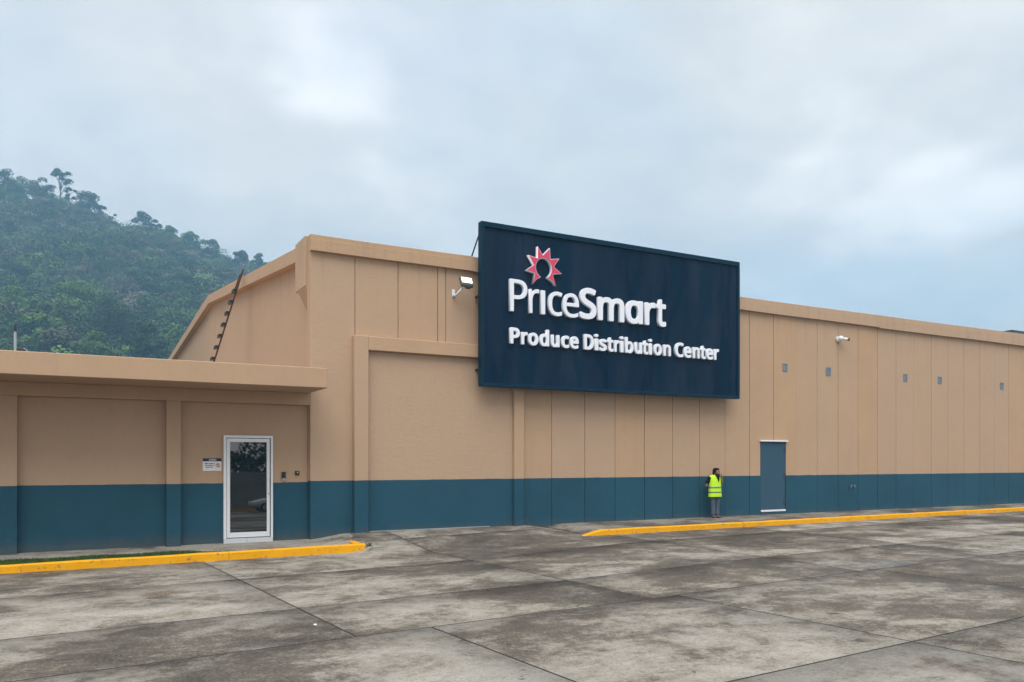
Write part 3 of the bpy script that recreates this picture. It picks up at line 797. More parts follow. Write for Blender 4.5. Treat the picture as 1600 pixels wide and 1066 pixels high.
def set_line(line, base, scale, depth):
    for k, x0, x1 in line:
        lps = [[tuple(int(t) / 1000 for t in p.split()) for p in c.split(',')] for c in GLYPH[k].split(';')]
        xs = [p[0] for c in lps for p in c]
        a, b = min(xs), max(xs)
        off = {'L': 0.004, 'B': 0.024, 'C': 0.032}[k[0]]
        lps = [[(x0 + (p[0] - a) / (b - a) * (x1 - x0), base + (p[1] + off) * scale * 0.572 / (0.572 + 2 * off)) for p in c] for c in lps]
        o = poly_solid('letter', lps, depth, M['letter'], sg, -0.50 - depth / 2 - 0.004, 0.006)


set_line(LINE1, 6.22, 0.93 / 0.572, 0.115)
set_line(LINE2, 5.285, 0.47 / 0.572, 0.105)
star = [(11.87, 8.19), (12.05, 7.96), (12.29, 8.20), (12.31, 7.87), (12.62, 7.92), (12.43, 7.65), (12.71, 7.48), (12.39, 7.42), (12.50, 7.10), (12.36, 7.22), (12.20, 7.30)]
arc = [(12.075 + .265 * math.cos(R(t)), 7.575 + .285 * math.sin(R(t))) for t in range(-62, 240, 12)]
star2 = [(11.98, 7.30), (11.83, 7.21), (11.71, 7.07), (11.77, 7.39), (11.47, 7.45), (11.73, 7.63), (11.55, 7.90), (11.86, 7.85)]
SUNP = star + arc + star2


def inset(P, d):
    out = []
    n_ = len(P)
    area = sum(P[i][0] * P[(i + 1) % n_][1] - P[(i + 1) % n_][0] * P[i][1] for i in range(n_))
    s_ = 1 if area > 0 else -1
    for i in range(n_):
        p0, p1, p2 = Vector(P[i - 1]), Vector(P[i]), Vector(P[(i + 1) % n_])
        a = (p1 - p0).normalized(); b = (p2 - p1).normalized()
        na, nb = Vector((-a.y, a.x)) * s_, Vector((-b.y, b.x)) * s_
        m_ = (na + nb)
        k = d / max(0.35, (1 + na.dot(nb)))
        out.append(tuple(p1 + m_ * k))
    return out


em = poly_solid('sun_emblem', [SUNP], 0.12, M['emblem_rim'], sg, -0.563, 0.005)
poly_solid('emblem_face', [inset(SUNP, 0.017)], 0.01, M['red'], em, -0.626, 0.001).location = (0, 0, 0)

# ------------------------------------------------------------------ fittings on the walls and roofs
fl = empty('floodlight', (9.44, 0, 6.69))
tag(fl, 'lit square floodlight on a white arm left of the navy billboard', 'floodlight')
mb = MB().box(9.40, 9.50, -.03, -.008, 6.58, 6.79, .01); mb.build('wall_plate', M['white_metal'], fl)
MB().tube([(9.45, -.03, 6.62), (9.47, -.12, 6.60), (9.48, -.22, 6.64), (9.56, -.38, 6.77)], .032, 10).build('arm', M['white_metal'], fl, True)
# the head tilts so that its lens looks down and out towards the lot
hm = Matrix.Translation((9.64, -.46, 6.93)) @ Matrix.Rotation(R(6), 4, 'Z') @ Matrix.Rotation(R(-24), 4, 'X')


def hbox(m4, x0, x1, y0, y1, z0, z1, bev=0.0):
    mb_ = MB().box(x0, x1, y0, y1, z0, z1, bev)
    for v in mb_.bm.verts: v.co = m4 @ v.co
    return mb_


hbox(hm, -.20, .20, -.045, .045, -.15, .15, .02).build('lamp_head', M['lamp_body'], fl)
hbox(hm, -.165, .165, -.053, -.042, -.045, .12).build('lens', M['lens'], fl)
hbox(hm, -.08, .08, -.03, .03, -.21, -.145, .01).build('knuckle', M['black'], fl)

sc = empty('security_camera', (25.52, 0, 6.5))
tag(sc, 'small white security camera on the upper warehouse wall right of the billboard', 'camera')
MB().cyl((25.46, -.006, 6.55), (25.46, -.07, 6.55), .10, 16).build('base', M['white_metal'], sc)
MB().ball((25.50, -.13, 6.57), .098).build('dome', M['white_metal'], sc, True)
MB().tube([(25.56, -.20, 6.55), (25.72, -.26, 6.53)], [.05, .055], 12).build('barrel', M['white_metal'], sc, True)
MB().tube([(25.72, -.26, 6.53), (25.77, -.275, 6.525)], [.062, .062], 12).build('lens', M['black'], sc)

nb = MB().box(2.76, 3.20, 0.185, 0.198, 1.66, 1.98).build('notice_board', M['paper'])
tag(nb, 'small white notice with navy header on the wall left of the glass door', 'notice')
MB().box(2.762, 3.198, 0.180, 0.1845, 1.90, 1.978).build('header', M['notice_navy'], nb)
cu = bpy.data.curves.new('t', 'FONT'); cu.body = 'AVISO'; cu.size = 0.062; cu.align_x = 'CENTER'; cu.offset = 0.0012; cu.extrude = 0.001
to = bpy.data.objects.new('t', cu); COL.objects.link(to)
tm = bpy.data.meshes.new_from_object(to.evaluated_get(bpy.context.evaluated_depsgraph_get())); bpy.data.objects.remove(to)
tm.transform(Matrix(((1, 0, 0, 2.99), (0, 0, -1, 0.1785), (0, 1, 0, 1.917), (0, 0, 0, 1)))); tm.materials.clear()
obj('header_lettering', tm, M['paper'], nb)
rng = random.Random(2)
mb = MB()
for z, x0, x1 in ((1.845, 2.80, 3.04), (1.80, 2.815, 3.025), (1.755, 2.83, 3.00)):
    x = x0
    while x < x1 - .02:
        w = min(x1, x + rng.uniform(.05, .10)); mb.box(x, w, .1815, .1845, z - .011, z + .011); x = w + .012
mb.build('small_print', M['notice_ink'], nb)
mb = MB(); c0 = (3.115, 1.80)
for k in range(20):
    a, b = 2 * math.pi * k / 20, 2 * math.pi * (k + 1) / 20
    mb.prism([(c0[0] + .055 * math.cos(a), c0[1] + .055 * math.sin(a)), (c0[0] + .055 * math.cos(b), c0[1] + .055 * math.sin(b)), (c0[0] + .042 * math.cos(b), c0[1] + .042 * math.sin(b)), (c0[0] + .042 * math.cos(a), c0[1] + .042 * math.sin(a))], 'y', .181, .1845)
mb.prism([(c0[0] - .036, c0[1] + .028), (c0[0] - .028, c0[1] + .036), (c0[0] + .036, c0[1] - .028), (c0[0] + .028, c0[1] - .036)], 'y', .1808, .1843)
mb.build('prohibition_ring', M['notice_red'], nb)
MB().box(3.10, 3.13, .182, .1846, 1.772, 1.815).ball((3.115, .1835, 1.828), (.011, .002, .011), 10).build('pictogram', M['notice_ink'], nb)

rd = MB().box(4.675, 4.775, 0.15, 0.198, 1.44, 1.625, .008).build('card_reader', M['black'])
tag(rd, 'black card reader box on the wall right of the glass door', 'card reader')
MB().box(4.685, 4.765, 0.14, 0.149, 1.40, 1.465, .003).build('base_lip', M['chrome'], rd)
bl = MB().box(5.02, 5.125, 0.155, 0.198, 1.54, 1.65, .008).build('door_bell', M['black'])
tag(bl, 'small square push button beside the warehouse corner, right of the card reader', 'push button')
MB().cyl((5.075, .154, 1.61), (5.075, .143, 1.61), .02, 12).build('button', M['chrome'], bl)

# ladder leaning on the gable coping, standing on the annex roof
ld = empty('ladder', (3.91, 9.3, 4.15))
tag(ld, 'rusty iron ladder leaning from the annex roof onto the gable coping', 'ladder')
lt, lb = Vector((5.30, 9.1, 8.80)), Vector((3.93, 9.1, 4.152))
MB().tube([lb, lb.lerp(lt, .5), lt], .033, 6).build('rail', M['rust'], ld)
MB().tube([lb.lerp(lt, .82) + Vector((-.02, .34, 0)), lt + Vector((-.03, .36, -.10))], .035, 6).build('rail', M['rust'], ld)
for k in range(9):
    p = lb.lerp(lt, (k * .44 + .6) / 4.95)
    MB().box(p.x - .11, p.x - .02, p.y - .05, p.y + .40, p.z - .05, p.z + .055).build('rung', M['black'], ld)
rv = empty('roof_vent', (4.35, 6.5, 4.15))
tag(rv, 'flat black fitting lying on the annex roof beside the ladder foot', 'roof fitting')
MB().cyl((3.52, 3.9, 4.152), (3.52, 3.9, 4.46), .13, 14).build('stub', M['black'], rv)
MB().tube([(3.52, 3.9, 4.46), (3.52, 3.9, 4.53), (3.52, 3.9, 4.555)], [.30, .30, .16], 16).build('cap', M['black'], rv)
MB().tube([(3.66, 3.9, 4.44), (4.25, 3.9, 4.44)], .03, 6).build('pipe', M['black'], rv)
rs = empty('roof_spotlight', (-1.0, -1.2, 4.15))
tag(rs, 'small grey and black spotlight clamped to the left end of the annex canopy edge', 'spotlight')
MB().cyl((-.98, -1.25, 4.152), (-.98, -1.25, 4.19), .05, 10).build('clamp', M['white_metal'], rs)
MB().tube([(-1.06, -1.20, 4.235), (-.97, -1.24, 4.225), (-.93, -1.26, 4.205)], [.04, .05, .035], 10).build('lamp_body', M['black'], rs)
MB().tube([(-1.07, -1.20, 4.262), (-.94, -1.255, 4.258), (-.87, -1.28, 4.205)], .012, 6).build('shade', M['vent'], rs)
up = empty('utility_pole', (-3.02, 33, -0.6))
tag(up, 'pale concrete pole rising behind the annex roof in front of the hill', 'pole')
MB().tube([(-3.02, 33, -.6), (-3.02, 33, 9.35)], [.09, .07], 12).build('shaft', M['pole'], up, True)
MB().tube([(-3.02, 33, 9.35), (-3.02, 33, 9.7)], [.10, .07], 8).build('insulator', M['black'], up)
ru = empty('roof_unit', (37.6, .9, 7.6))
tag(ru, 'dark low equipment on the warehouse roof edge at the far right', 'roof equipment')
MB().box(36.9, 37.5, .5, 1.1, 7.45, 7.84, .02).build('box', M['black'], ru)
MB().box(37.6, 39.4, .45, 1.3, 7.45, 7.86, .03).build('casing', M['hinge'], ru)
MB().box(38.0, 39.8, .55, 1.2, 7.862, 7.98, .02).build('cover', M['black'], ru)
rng = random.Random(8)
lp = MB().ball((0, 0, 0), 1.0, 10)
for v in lp.bm.verts: v.co = Vector((2.83, -10.1, HT(2.83, -10.1) + .018)) + Vector((v.co.x * .028, v.co.y * .02, v.co.z * .014)) * rng.uniform(.6, 1.2)
tag(lp.build('litter', M['paper']), 'scrap of white litter lying on the concrete near a slab joint', 'litter')
wd_ = MB()
for k in range(26):
    a = rng.uniform(0, 6.28); h = rng.uniform(.04, .11); r0 = rng.uniform(.0, .05); c = Vector((6.30 + r0 * math.cos(a), -1.96 + r0 * math.sin(a), HT(6.3, -1.95)))
    tip = c + Vector((math.cos(a) * h * .8, math.sin(a) * h * .8, h)); sdv = Vector((-math.sin(a), math.cos(a), 0)) * .012
    m_ = c.lerp(tip, .55)
    vs_ = [wd_.bm.verts.new(p) for p in (c, m_ + sdv, tip, m_ - sdv)]; wd_.bm.faces.new(vs_)
tag(wd_.build('weed', M['grass']), 'small weed growing at the end of the short yellow kerb', 'weed')


# ------------------------------------------------------------------ person
def remeshed(mb, name, mat, parent, vox=0.011, smooth_it=4):
    me_ = mb.mesh(name)
    o = bpy.data.objects.new('tmp', me_); COL.objects.link(o)
    md = o.modifiers.new('r', 'REMESH'); md.mode = 'VOXEL'; md.voxel_size = vox
    sm = o.modifiers.new('s', 'SMOOTH'); sm.factor = 0.5; sm.iterations = smooth_it
    m2 = bpy.data.meshes.new_from_object(o.evaluated_get(bpy.context.evaluated_depsgraph_get()))
    bpy.data.objects.remove(o); bpy.data.meshes.remove(me_)
    m2.materials.clear(); m2.name = name
    return obj(name, m2, mat, parent, True)


def ring(cx, cy, z, rx, ry, n=20, e=1.0):
    return [(cx + rx * math.copysign(abs(math.cos(t)) ** e, math.cos(t)), cy + ry * math.copysign(abs(math.sin(t)) ** e, math.sin(t)), z) for t in [2 * math.pi * k / n for k in range(n)]]


pe = empty('person', (18.93, -0.40, 0.0))
pe.scale = (1.12, 1.0, 1.0)
tag(pe, 'person in a lime safety vest and jeans leaning against the blue band', 'person')
# body in local coordinates, facing -Y, later moved by the parent
def local(o):
    o.location = (0, 0, 0); return o


b = MB()
head = Vector((.03, -.035, 1.555))
b.ball(head, (.076, .094, .112), 18)
b.ball(head + Vector((.012, -.045, -.055)), (.055, .055, .055), 14)            # jaw
b.tube([(0, .01, 1.36), (.015, -.01, 1.47)], [.062, .054], 12)                  # neck
fd = Vector((.80, -.60, 0)); fs = Vector((.60, .80, 0))                           # the face turns to the right of the picture
b.tube([head + fd * .085 + Vector((0, 0, .02)), head + fd * .108 + Vector((0, 0, -.018)), head + fd * .088 + Vector((0, 0, -.03))], [.010, .016, .012], 8)
b.ball(head + fd * .088 + Vector((0, 0, -.055)), (.022, .022, .010), 10)         # lips
for s in (-1, 1):
    b.ball(head + fs * (.082 * s) + Vector((0, 0, -.005)), (.016, .02, .032), 10)  # ears
    b.ball(head + fd * .078 + fs * (.032 * s) + Vector((0, 0, .022)), (.02, .02, .009), 8)  # brows
b.loft([ring(0, .0, .84, .155, .105), ring(0, 0, .98, .14, .10), ring(0, .005, 1.15, .155, .105), ring(0, .01, 1.30, .175, .105), ring(0, .01, 1.39, .12, .085)])
for s in (-1, 1):
    b.tube([(.085 * s, 0, .88), (.085 * s, -.015, .48), (.08 * s, -.02, .09)], [.085, .058, .042], 12)
    b.tube([(.08 * s, -.01, .05), (.085 * s, -.12, .035)], [.042, .035], 10)
# right arm goes behind the back
b.tube([(-.175, .02, 1.365), (-.235, .055, 1.22), (-.265, .085, 1.09), (-.17, .165, 1.00), (-.06, .19, .96)], [.056, .048, .043, .036, .028], 12)
b.ball((-.03, .19, .95), (.045, .02, .04), 10)
for k in range(4):
    b.tube([(.0, .195, .975 - k * .018), (.035, .2, .972 - k * .02), (.065, .196, .965 - k * .02)], [.009, .0085, .007], 6)
b.tube([(-.03, .19, .985), (.0, .195, 1.01), (.025, .197, 1.015)], [.011, .009, .008], 6)
# left arm folds up, hand held in front of the chin
b.tube([(.175, .02, 1.365), (.225, .0, 1.22), (.235, -.035, 1.10), (.205, -.10, 1.22), (.165, -.13, 1.37)], [.056, .048, .042, .036, .027], 12)
hp = Vector((.158, -.135, 1.42))
b.ball(hp, (.03, .022, .045), 10)
for k in range(4):
    base_ = hp + Vector((-.018 + k * .011, -.004 + k * .004, .038))
    L_ = (.050, .056, .053, .042)[k]
    b.tube([base_, base_ + Vector((-.010, .004, L_ * .55)), base_ + Vector((-.032, .012, L_ * .85))], [.0095, .0088, .0075], 6)
b.tube([hp + Vector((-.024, 0, .0)), hp + Vector((-.045, .004, .022)), hp + Vector((-.052, .006, .048))], [.012, .010, .008], 6)
body = local(remeshed(b, 'body', M['skin'], pe, .008, 2))
eye = MB()
for s in (-1, 1): eye.ball(head + fd * .088 + fs * (.031 * s) + Vector((0, 0, .006)), (.011, .011, .008), 8)
local(eye.build('eyes', M['hair'], pe, True))
h = MB()
h.ball(head + Vector((-.022, .022, .030)), (.086, .100, .100), 16)
h.ball(head + Vector((-.055, .055, -.055)), (.050, .050, .095), 12)
h.ball(head + fd * .02 + Vector((0, 0, .075)), (.072, .085, .050), 12)
local(remeshed(h, 'hair', M['hair'], pe, .011, 3))
brd = MB().ball(head + fd * .070 + Vector((0, 0, -.085)), (.038, .038, .026), 10)
local(remeshed(brd, 'beard', M['hair'], pe, .009, 2))
s_ = MB()
s_.loft([ring(0, 0, .82, .17, .115), ring(0, 0, 1.0, .16, .115), ring(0, .005, 1.2, .175, .118), ring(0, .01, 1.34, .19, .112), ring(0, .01, 1.41, .10, .08), ring(0.01, .0, 1.45, .072, .07)])
s_.tube([(-.165, .02, 1.365), (-.228, .05, 1.23), (-.248, .068, 1.17)], [.072, .066, .066], 12)
s_.tube([(.165, .02, 1.365), (.220, .005, 1.23), (.232, -.012, 1.17)], [.072, .066, .064], 12)
local(remeshed(s_, 'shirt', M['shirt'], pe, .012, 3))
v_ = MB()
v_.loft([ring(0, -.005, .70, .232, .150, 28, .85), ring(0, -.005, .78, .226, .150, 28, .85), ring(0, -.004, .95, .212, .146, 28, .85), ring(0, 0, 1.12, .205, .142, 28, .85), ring(0, .004, 1.26, .205, .138, 28, .85), ring(0, .008, 1.36, .200, .128, 28, .9), ring(0, .01, 1.425, .150, .100, 28, .9), ring(0.005, .01, 1.445, .095, .080, 28)])
# hollow the neck opening as a V by pulling it back under the shirt
ve = local(remeshed(v_, 'vest', M['vest'], pe, .011, 3))
for z in (1.03, .87):
    mbb = MB(); sc_ = (.2135, .148) if z > 1 else (.2235, .152)
    mbb.loft([ring(0, -.004, z - .026, sc_[0] + .004, sc_[1] + .003, 28, .85), ring(0, -.004, z + .026, sc_[0] + .001, sc_[1] + .001, 28, .85)])
    local(mbb.build('reflective_band', M['band'], pe, True))
mbb = MB()
mbb.prism([(-.062, 1.455), (.075, 1.455), (.062, 1.30), (.035, 1.20)], 'y', -.150, -.02)
local(mbb.build('shirt_front', M['shirt'], pe))
j = MB()
j.loft([ring(0, 0, .70, .165, .112), ring(0, 0, .80, .172, .118), ring(0, 0, .95, .160, .112)])
for s in (-1, 1):
    j.tube([(.082 * s, 0, .86), (.088 * s, -.008, .66), (.086 * s, -.016, .47), (.082 * s, -.012, .27), (.080 * s, -.01, .10)], [.098, .086, .074, .070, .074], 14)
local(remeshed(j, 'jeans', M['jeans'], pe, .012, 3))
for s in (-1, 1):
    bt = MB().tube([(.08 * s, -.008, .16), (.08 * s, -.008, .05)], [.058, .056], 12).tube([(.08 * s, .03, .042), (.083 * s, -.07, .042), (.088 * s, -.165, .036)], [.045, .046, .034], 12)
    o = remeshed(bt, 'boot', M['boots'], pe, .010, 2)
    zs = min(v.co.z for v in o.data.vertices)
    local(o); o.location.z = -zs - 0.008

# ------------------------------------------------------------------ hill
def ridge_y(x): return 497 - 0.39 * np.clip(x, -300, 420)


def ridge_z(x):
    z = 145 - 0.248 * (x + 37)
    return np.clip(z, 14, 185)


def T(x, y):
    x = np.asarray(x, float); y = np.asarray(y, float)
    yr = ridge_y(x); q = np.clip((y - 135) / (yr - 135), 0, 1)
    z = ridge_z(x) * q ** 1.12
    back = np.clip((y - yr) / 220, 0, 1)
    z = z * (1 - 0.75 * back)
    z = z + (3.0 * np.sin(x * .043 + y * .017) + 2.2 * np.sin(x * .091 - y * .05 + 1)) * np.clip(q * 2, 0, 1)
    return z - 0.65


gx = np.linspace(-420, 560, 99); gy = np.linspace(120, 700, 59)
XX, YY = np.meshgrid(gx, gy); ZZ = T(XX, YY); ZZ[0, :] = -0.8; ZZ[-1, :] = -0.8; ZZ[:, 0] = -0.8; ZZ[:, -1] = -0.8
V = np.stack([XX, YY, ZZ], -1).reshape(-1, 3)
nx = len(gx)
F = [(j * nx + i, j * nx + i + 1, (j + 1) * nx + i + 1, (j + 1) * nx + i) for j in range(len(gy) - 1) for i in range(nx - 1)]
tag(obj('hillside', arrays('hillside', V, F, M['hill'], smooth=True)), kind='structure')


def leaves(rg, centers, radii, counts, size):
    """Random quads filling ellipsoids. centers (k,3), radii (k,3), counts (k,), size (k,)"""
    idx = np.repeat(np.arange(len(centers)), counts)
    n_ = len(idx)
    d = rg.normal(size=(n_, 3)); d /= np.linalg.norm(d, axis=1)[:, None]
    d[:, 2] = np.where(d[:, 2] < -0.35, -d[:, 2], d[:, 2])
    r = rg.random(n_) ** 0.25
    p = centers[idx] + d * r[:, None] * radii[idx]
    nrm = d * 1.0 + rg.normal(size=(n_, 3)) * 0.38 + np.array([0, 0, .3]); nrm /= np.linalg.norm(nrm, axis=1)[:, None]
    t = np.cross(nrm, rg.normal(size=(n_, 3))); t /= np.linalg.norm(t, axis=1)[:, None] + 1e-9
    b_ = np.cross(nrm, t)
    s = (size[idx] * rg.uniform(.55, 1.25, n_))[:, None] * 0.5
    asp = rg.uniform(.5, 1.0, n_)[:, None]
    V_ = np.stack([p - t * s - b_ * s * asp * .5, p + t * s * .4 - b_ * s * asp, p + t * s + b_ * s * asp * .4, p - t * s * .3 + b_ * s * asp], 1).reshape(-1, 3)
    F_ = np.arange(4 * n_).reshape(-1, 4)
    return V_, F_, idx


rg = np.random.default_rng(21)
PAL = np.array([(.030, .058, .022), (.055, .100, .030), (.085, .150, .042), (.105, .115, .058), (.145, .130, .095), (.130, .210, .055)])
# scattered crowns, dense enough that the slope reads as one wood
pts = []
tries = 0
cells = {}
while len(pts) < 2100 and tries < 60000:
    tries += 1
    y = rg.uniform(140, 540); x = (y + 20.8) * rg.uniform(-.28, .52)
    yr = float(ridge_y(x))
    if y > yr + 12: continue
    dmin = 6.4 + 2.6 * (y < 260)
    key = (int(x // 8), int(y // 8))
    if any((x - a) ** 2 + (y - b) ** 2 < dmin ** 2 for i in (-1, 0, 1) for j in (-1, 0, 1) for a, b in cells.get((key[0] + i, key[1] + j), ())): continue
    cells.setdefault(key, []).append((x, y)); pts.append((x, y))
for _k in range(2600):                                  # the crest carries its own close row of crowns
    x = rg.uniform(-120, 240); y = float(ridge_y(x)) + rg.uniform(-38, 6)
    key = (int(x // 8), int(y // 8))
    if any((x - a) ** 2 + (y - b) ** 2 < 3.6 ** 2 for i in (-1, 0, 1) for j in (-1, 0, 1) for a, b in cells.get((key[0] + i, key[1] + j), ())): continue
    cells.setdefault(key, []).append((x, y)); pts.append((x, y))
P = np.array(pts)
cen, rad, cnt, siz, tint = [], [], [], [], []
for x, y in P:
    z = float(T(x, y)); low = y < 270
    Rr = rg.uniform(3.6, 6.4) * (1.5 if low else 1.15)
    Hh = rg.uniform(5.5, 11.0) * (1.2 if low else 1.0)
    pr = [.22, .26, .18, .10, .10, .14] if low else [.22, .22, .12, .20, .20, .04]
    col = PAL[rg.choice(6, p=pr)] * rg.uniform(.6, 1.35)
    nb_ = 4
    for k in range(nb_):
        a = rg.uniform(0, 6.28); o_ = Rr * rg.uniform(.15, .65)
        r_ = Rr * rg.uniform(.45, .72)
        cen.append((x + o_ * math.cos(a), y + o_ * math.sin(a), z + Hh * rg.uniform(.55, .92))); rad.append((r_, r_, r_ * rg.uniform(.55, .85)))
        cnt.append(170 if low else 95); siz.append(.80 if low else .95); tint.append(col * rg.uniform(.85, 1.15))
    cen.append((x, y, z + Hh * .35)); rad.append((Rr * .7, Rr * .7, Hh * .35)); cnt.append(26); siz.append(1.2); tint.append(col * .9)
V, F, idx = leaves(rg, np.array(cen), np.array(rad), np.array(cnt), np.array(siz))
cols = np.repeat(np.array(tint)[idx], 4, axis=0)
tag(obj('hillside_forest', arrays('hillside_forest', V, F, M['forest'], cols)), 'hazy green and grey wood covering the hillside behind the annex', 'forest', kind='stuff')


def tree(name, x, y, z, H, R_, label, cat, mat, seed, form='round', group=None, leaf=0.55, n_leaf=900, bare=0.45):
    r_ = random.Random(seed); g_ = np.random.default_rng(seed)
    t_ = empty(name, (x, y, z)); tag(t_, label, cat, group)
    tops = []
    mb_ = MB()
    lean = Vector((r_.uniform(-.05, .05), r_.uniform(-.05, .05), 0)) * H
    mb_.tube([(0, 0, -.6), (lean.x * .4, lean.y * .4, H * .45), (lean.x, lean.y, H * .86)], [H * .020 + .05, H * .014 + .03, .04], 8)
    cl = []
    if form == 'cone':
        for k in range(11):
            f = k / 10; zc = H * (.22 + .74 * f); rr = R_ * (1.05 - f) * .62 + .12
            for q in range(3 if f < .8 else 1):
                a = r_.uniform(0, 6.28); cl.append((lean.x * f + rr * .6 * math.cos(a), lean.y * f + rr * .6 * math.sin(a), zc, rr, rr, H * .07))
    else:
        nk = {'round': 20, 'umbrella': 8, 'open': 7, 'small': 5}[form]
        for k in range(nk):
            a = 6.28 * k / nk + r_.uniform(-.4, .4); f = r_.random() ** .6
            if form == 'umbrella': zc = H * r_.uniform(.74, .95); rr = R_ * r_.uniform(.28, .42)
            elif form == 'open': zc = H * r_.uniform(.55, .93); rr = R_ * r_.uniform(.22, .36)
            else: zc = H * r_.uniform(bare + .12, .88); rr = R_ * r_.uniform(.24, .44)
            od = R_ * .72 * f * (1.0 if form != 'round' else min(1.0, 2.8 * (1.10 - zc / H)))
            c = (lean.x + od * math.cos(a), lean.y + od * math.sin(a), zc)
            cl.append((*c, rr, rr, rr * r_.uniform(.65, .95)))
            s0 = H * r_.uniform(bare * .75, min(.8, zc / H - .02))
            mb_.tube([(lean.x * .5, lean.y * .5, s0), ((lean.x + c[0]) / 2, (lean.y + c[1]) / 2, s0 + (zc - s0) * .6), (c[0], c[1], zc)], [H * .008 + .03, H * .005 + .02, .02], 6)
        cl.append((lean.x, lean.y, H * .92, R_ * .34, R_ * .34, R_ * .25))
    tr = mb_.build('trunk', M['bark'], t_); tr.location = (0, 0, 0)
    C = np.array(cl); wgt = C[:, 3] ** 2; ct = np.maximum(8, (n_leaf * wgt / wgt.sum()).astype(int))
    V_, F_, _i = leaves(g_, C[:, :3], C[:, 3:6], ct, np.full(len(C), leaf))
    cr = obj('crown', arrays('crown', V_, F_, mat), None, t_); cr.location = (0, 0, 0)
    return t_


FW = (0.4791206599832548, 0.8777490490893227)


def far_at(px, s):
    """World x, y seen at photo column px at depth s."""
    t = (px - 800) / 1250
    return s * (FW[0] + FW[1] * t), s * (FW[1] - FW[0] * t) - 20.8


# the trees that stand out against the sky along the ridge: column, top row, height, radius
SKY = [(-12, 258, 9.0, 'round', 'leaf_dark', 'dark broad tree on the ridge cut by the left edge of the picture'),
       (12, 268, 8.0, 'round', 'leaf_dark', 'dark tall tree on the ridge second from the left edge'),
       (36, 279, 7.5, 'round', 'leaf_mid', 'rounded green tree on the ridge third from the left edge'),
       (63, 280, 7.2, 'round', 'leaf_dark', 'dense dark tree just left of the tallest ridge tree'),
       (80, 304, 5.0, 'round', 'leaf_mid', 'lower green tree filling the foot of the tallest ridge tree'),
       (93, 269, 4.9, 'umbrella', 'leaf_dark', 'tallest tree on the ridge with bare trunk and tufted top'),
       (106, 292, 4.0, 'open', 'leaf_dark', 'slim open tree close right of the tallest ridge tree'),
       (140, 303, 7.6, 'round', 'leaf_dark', 'wide dark tree standing alone right of the tallest ridge tree'),
       (160, 321, 4.0, 'small', 'leaf_dark', 'low shrubby tree at the right foot of the wide dark ridge tree'),
       (181, 334, 2.1, 'small', 'leaf_dark', 'tiny lollipop tree in the gap of the ridge line'),
       (218, 332, 6.2, 'round', 'leaf_dark', 'dark domed tree on the middle of the ridge line'),
       (240, 345, 5.0, 'round', 'leaf_dark', 'smaller dark tree leaning on the domed ridge tree'),
       (264, 354, 5.2, 'round', 'leaf_mid', 'low green tree on the ridge right of the domed tree'),
       (300, 364, 6.0, 'round', 'leaf_mid', 'broad green tree on the ridge before the lacy tree'),
       (334, 376, 6.0, 'open', 'leaf_mid', 'lacy open tree on the ridge with sky showing through it'),
       (376, 393, 5.0, 'round', 'leaf_dark', 'dark ridge tree second from the warehouse gable'),
       (404, 397, 4.8, 'round', 'leaf_dark', 'last ridge tree before the warehouse gable hides the hill')]
for i, (px, py, R_, form, mt, lab) in enumerate(SKY):
    s = 447.0
    x, y = far_at(px, s)
    ztop = 1.9 + s * (721 - py) / 1250
    z0 = float(T(x, y)) - 0.5
    H = max(5.0, (ztop - z0) / (0.98 if form != 'round' else .96))
    big = H > 14
    tree('ridge_tree', x, y, ztop - H * (0.98 if form != 'round' else .96), H, R_ * 1.15, lab, 'tree', M[mt], 100 + i, form, 'trees along the ridge', .85, (3000 if big else 2000) if form == 'round' else 1100, .55 if form in ('umbrella', 'open') else (.14 if big else .05))
# brighter crowns lower down the slope
LOW = [(118, 440, 14, 8.5, 240, 'leaf_light', 'bright green pointed crown standing out in the middle of the slope'),
       (60, 470, 12, 8, 225, 'leaf_mid', 'green spreading crown on the lower slope left of the bright green tree'),
       (18, 448, 12, 7, 240, 'leaf_light', 'bright green crown low on the slope at the left edge'),
       (72, 492, 11, 6.5, 205, 'leaf_light', 'light green crown just above the annex roof near the left'),
       (175, 470, 13, 8.5, 225, 'leaf_dark', 'large dark crown right of the bright green tree'),
       (105, 512, 10, 6.5, 195, 'leaf_grey', 'olive crown low behind the annex roof'),
       (230, 500, 12, 7.5, 205, 'leaf_dark', 'dark crown near the foot of the gable coping'),
       (150, 520, 10, 7, 190, 'leaf_mid', 'mid green crown behind the middle of the annex roof')]
for i, (px, py, H, R_, s, mt, lab) in enumerate(LOW):
    x, y = far_at(px, s); zt_ = 1.9 + s * (721 - py) / 1250
    z0 = min(float(T(x, y)), zt_ - H * .8)
    tree('slope_tree', x, y, z0, zt_ - z0, R_, lab, 'tree', M[mt], 300 + i, 'round', 'large crowns on the lower slope', .70, 3200, .3)

# ------------------------------------------------------------------ behind the camera: what the glass door mirrors
bw = empty('boundary_wall', (12, -37, -0.4))
tag(bw, 'grey block boundary wall with yellow base across the lot, mirrored in the glass door', 'wall')
bshape = MB().box(-.195, .195, -.09, .09, -.095, .095, .008).mesh('block')
bshape.materials.append(M['block'])
for r in range(13):
    for c in range(23):
        o = bpy.data.objects.new('block', bshape); COL.objects.link(o); o.parent = bw
        o.location = (-4.4 + c * .40 + (r % 2) * .2, (r * 7 + c * 3) % 5 * .002, .32 + r * .2)
for x in range(-40, 41, 4):
    if -5 < x < 5: continue
    MB().box(12 + x - 1.995, 12 + x + 1.995, -37.09, -36.91, -.55, 2.5).build('wall_section', M['block'], bw)
for x in (-2.4, .6, 3.6): MB().box(12 + x - .14, 12 + x + .14, -36.9, -36.78, -.45, 2.5, .01).build('pier', M['block'], bw)
MB().box(-28, 52, -36.9, -36.70, -.6, -.12, .02).build('yellow_base', M['yellow'], bw)

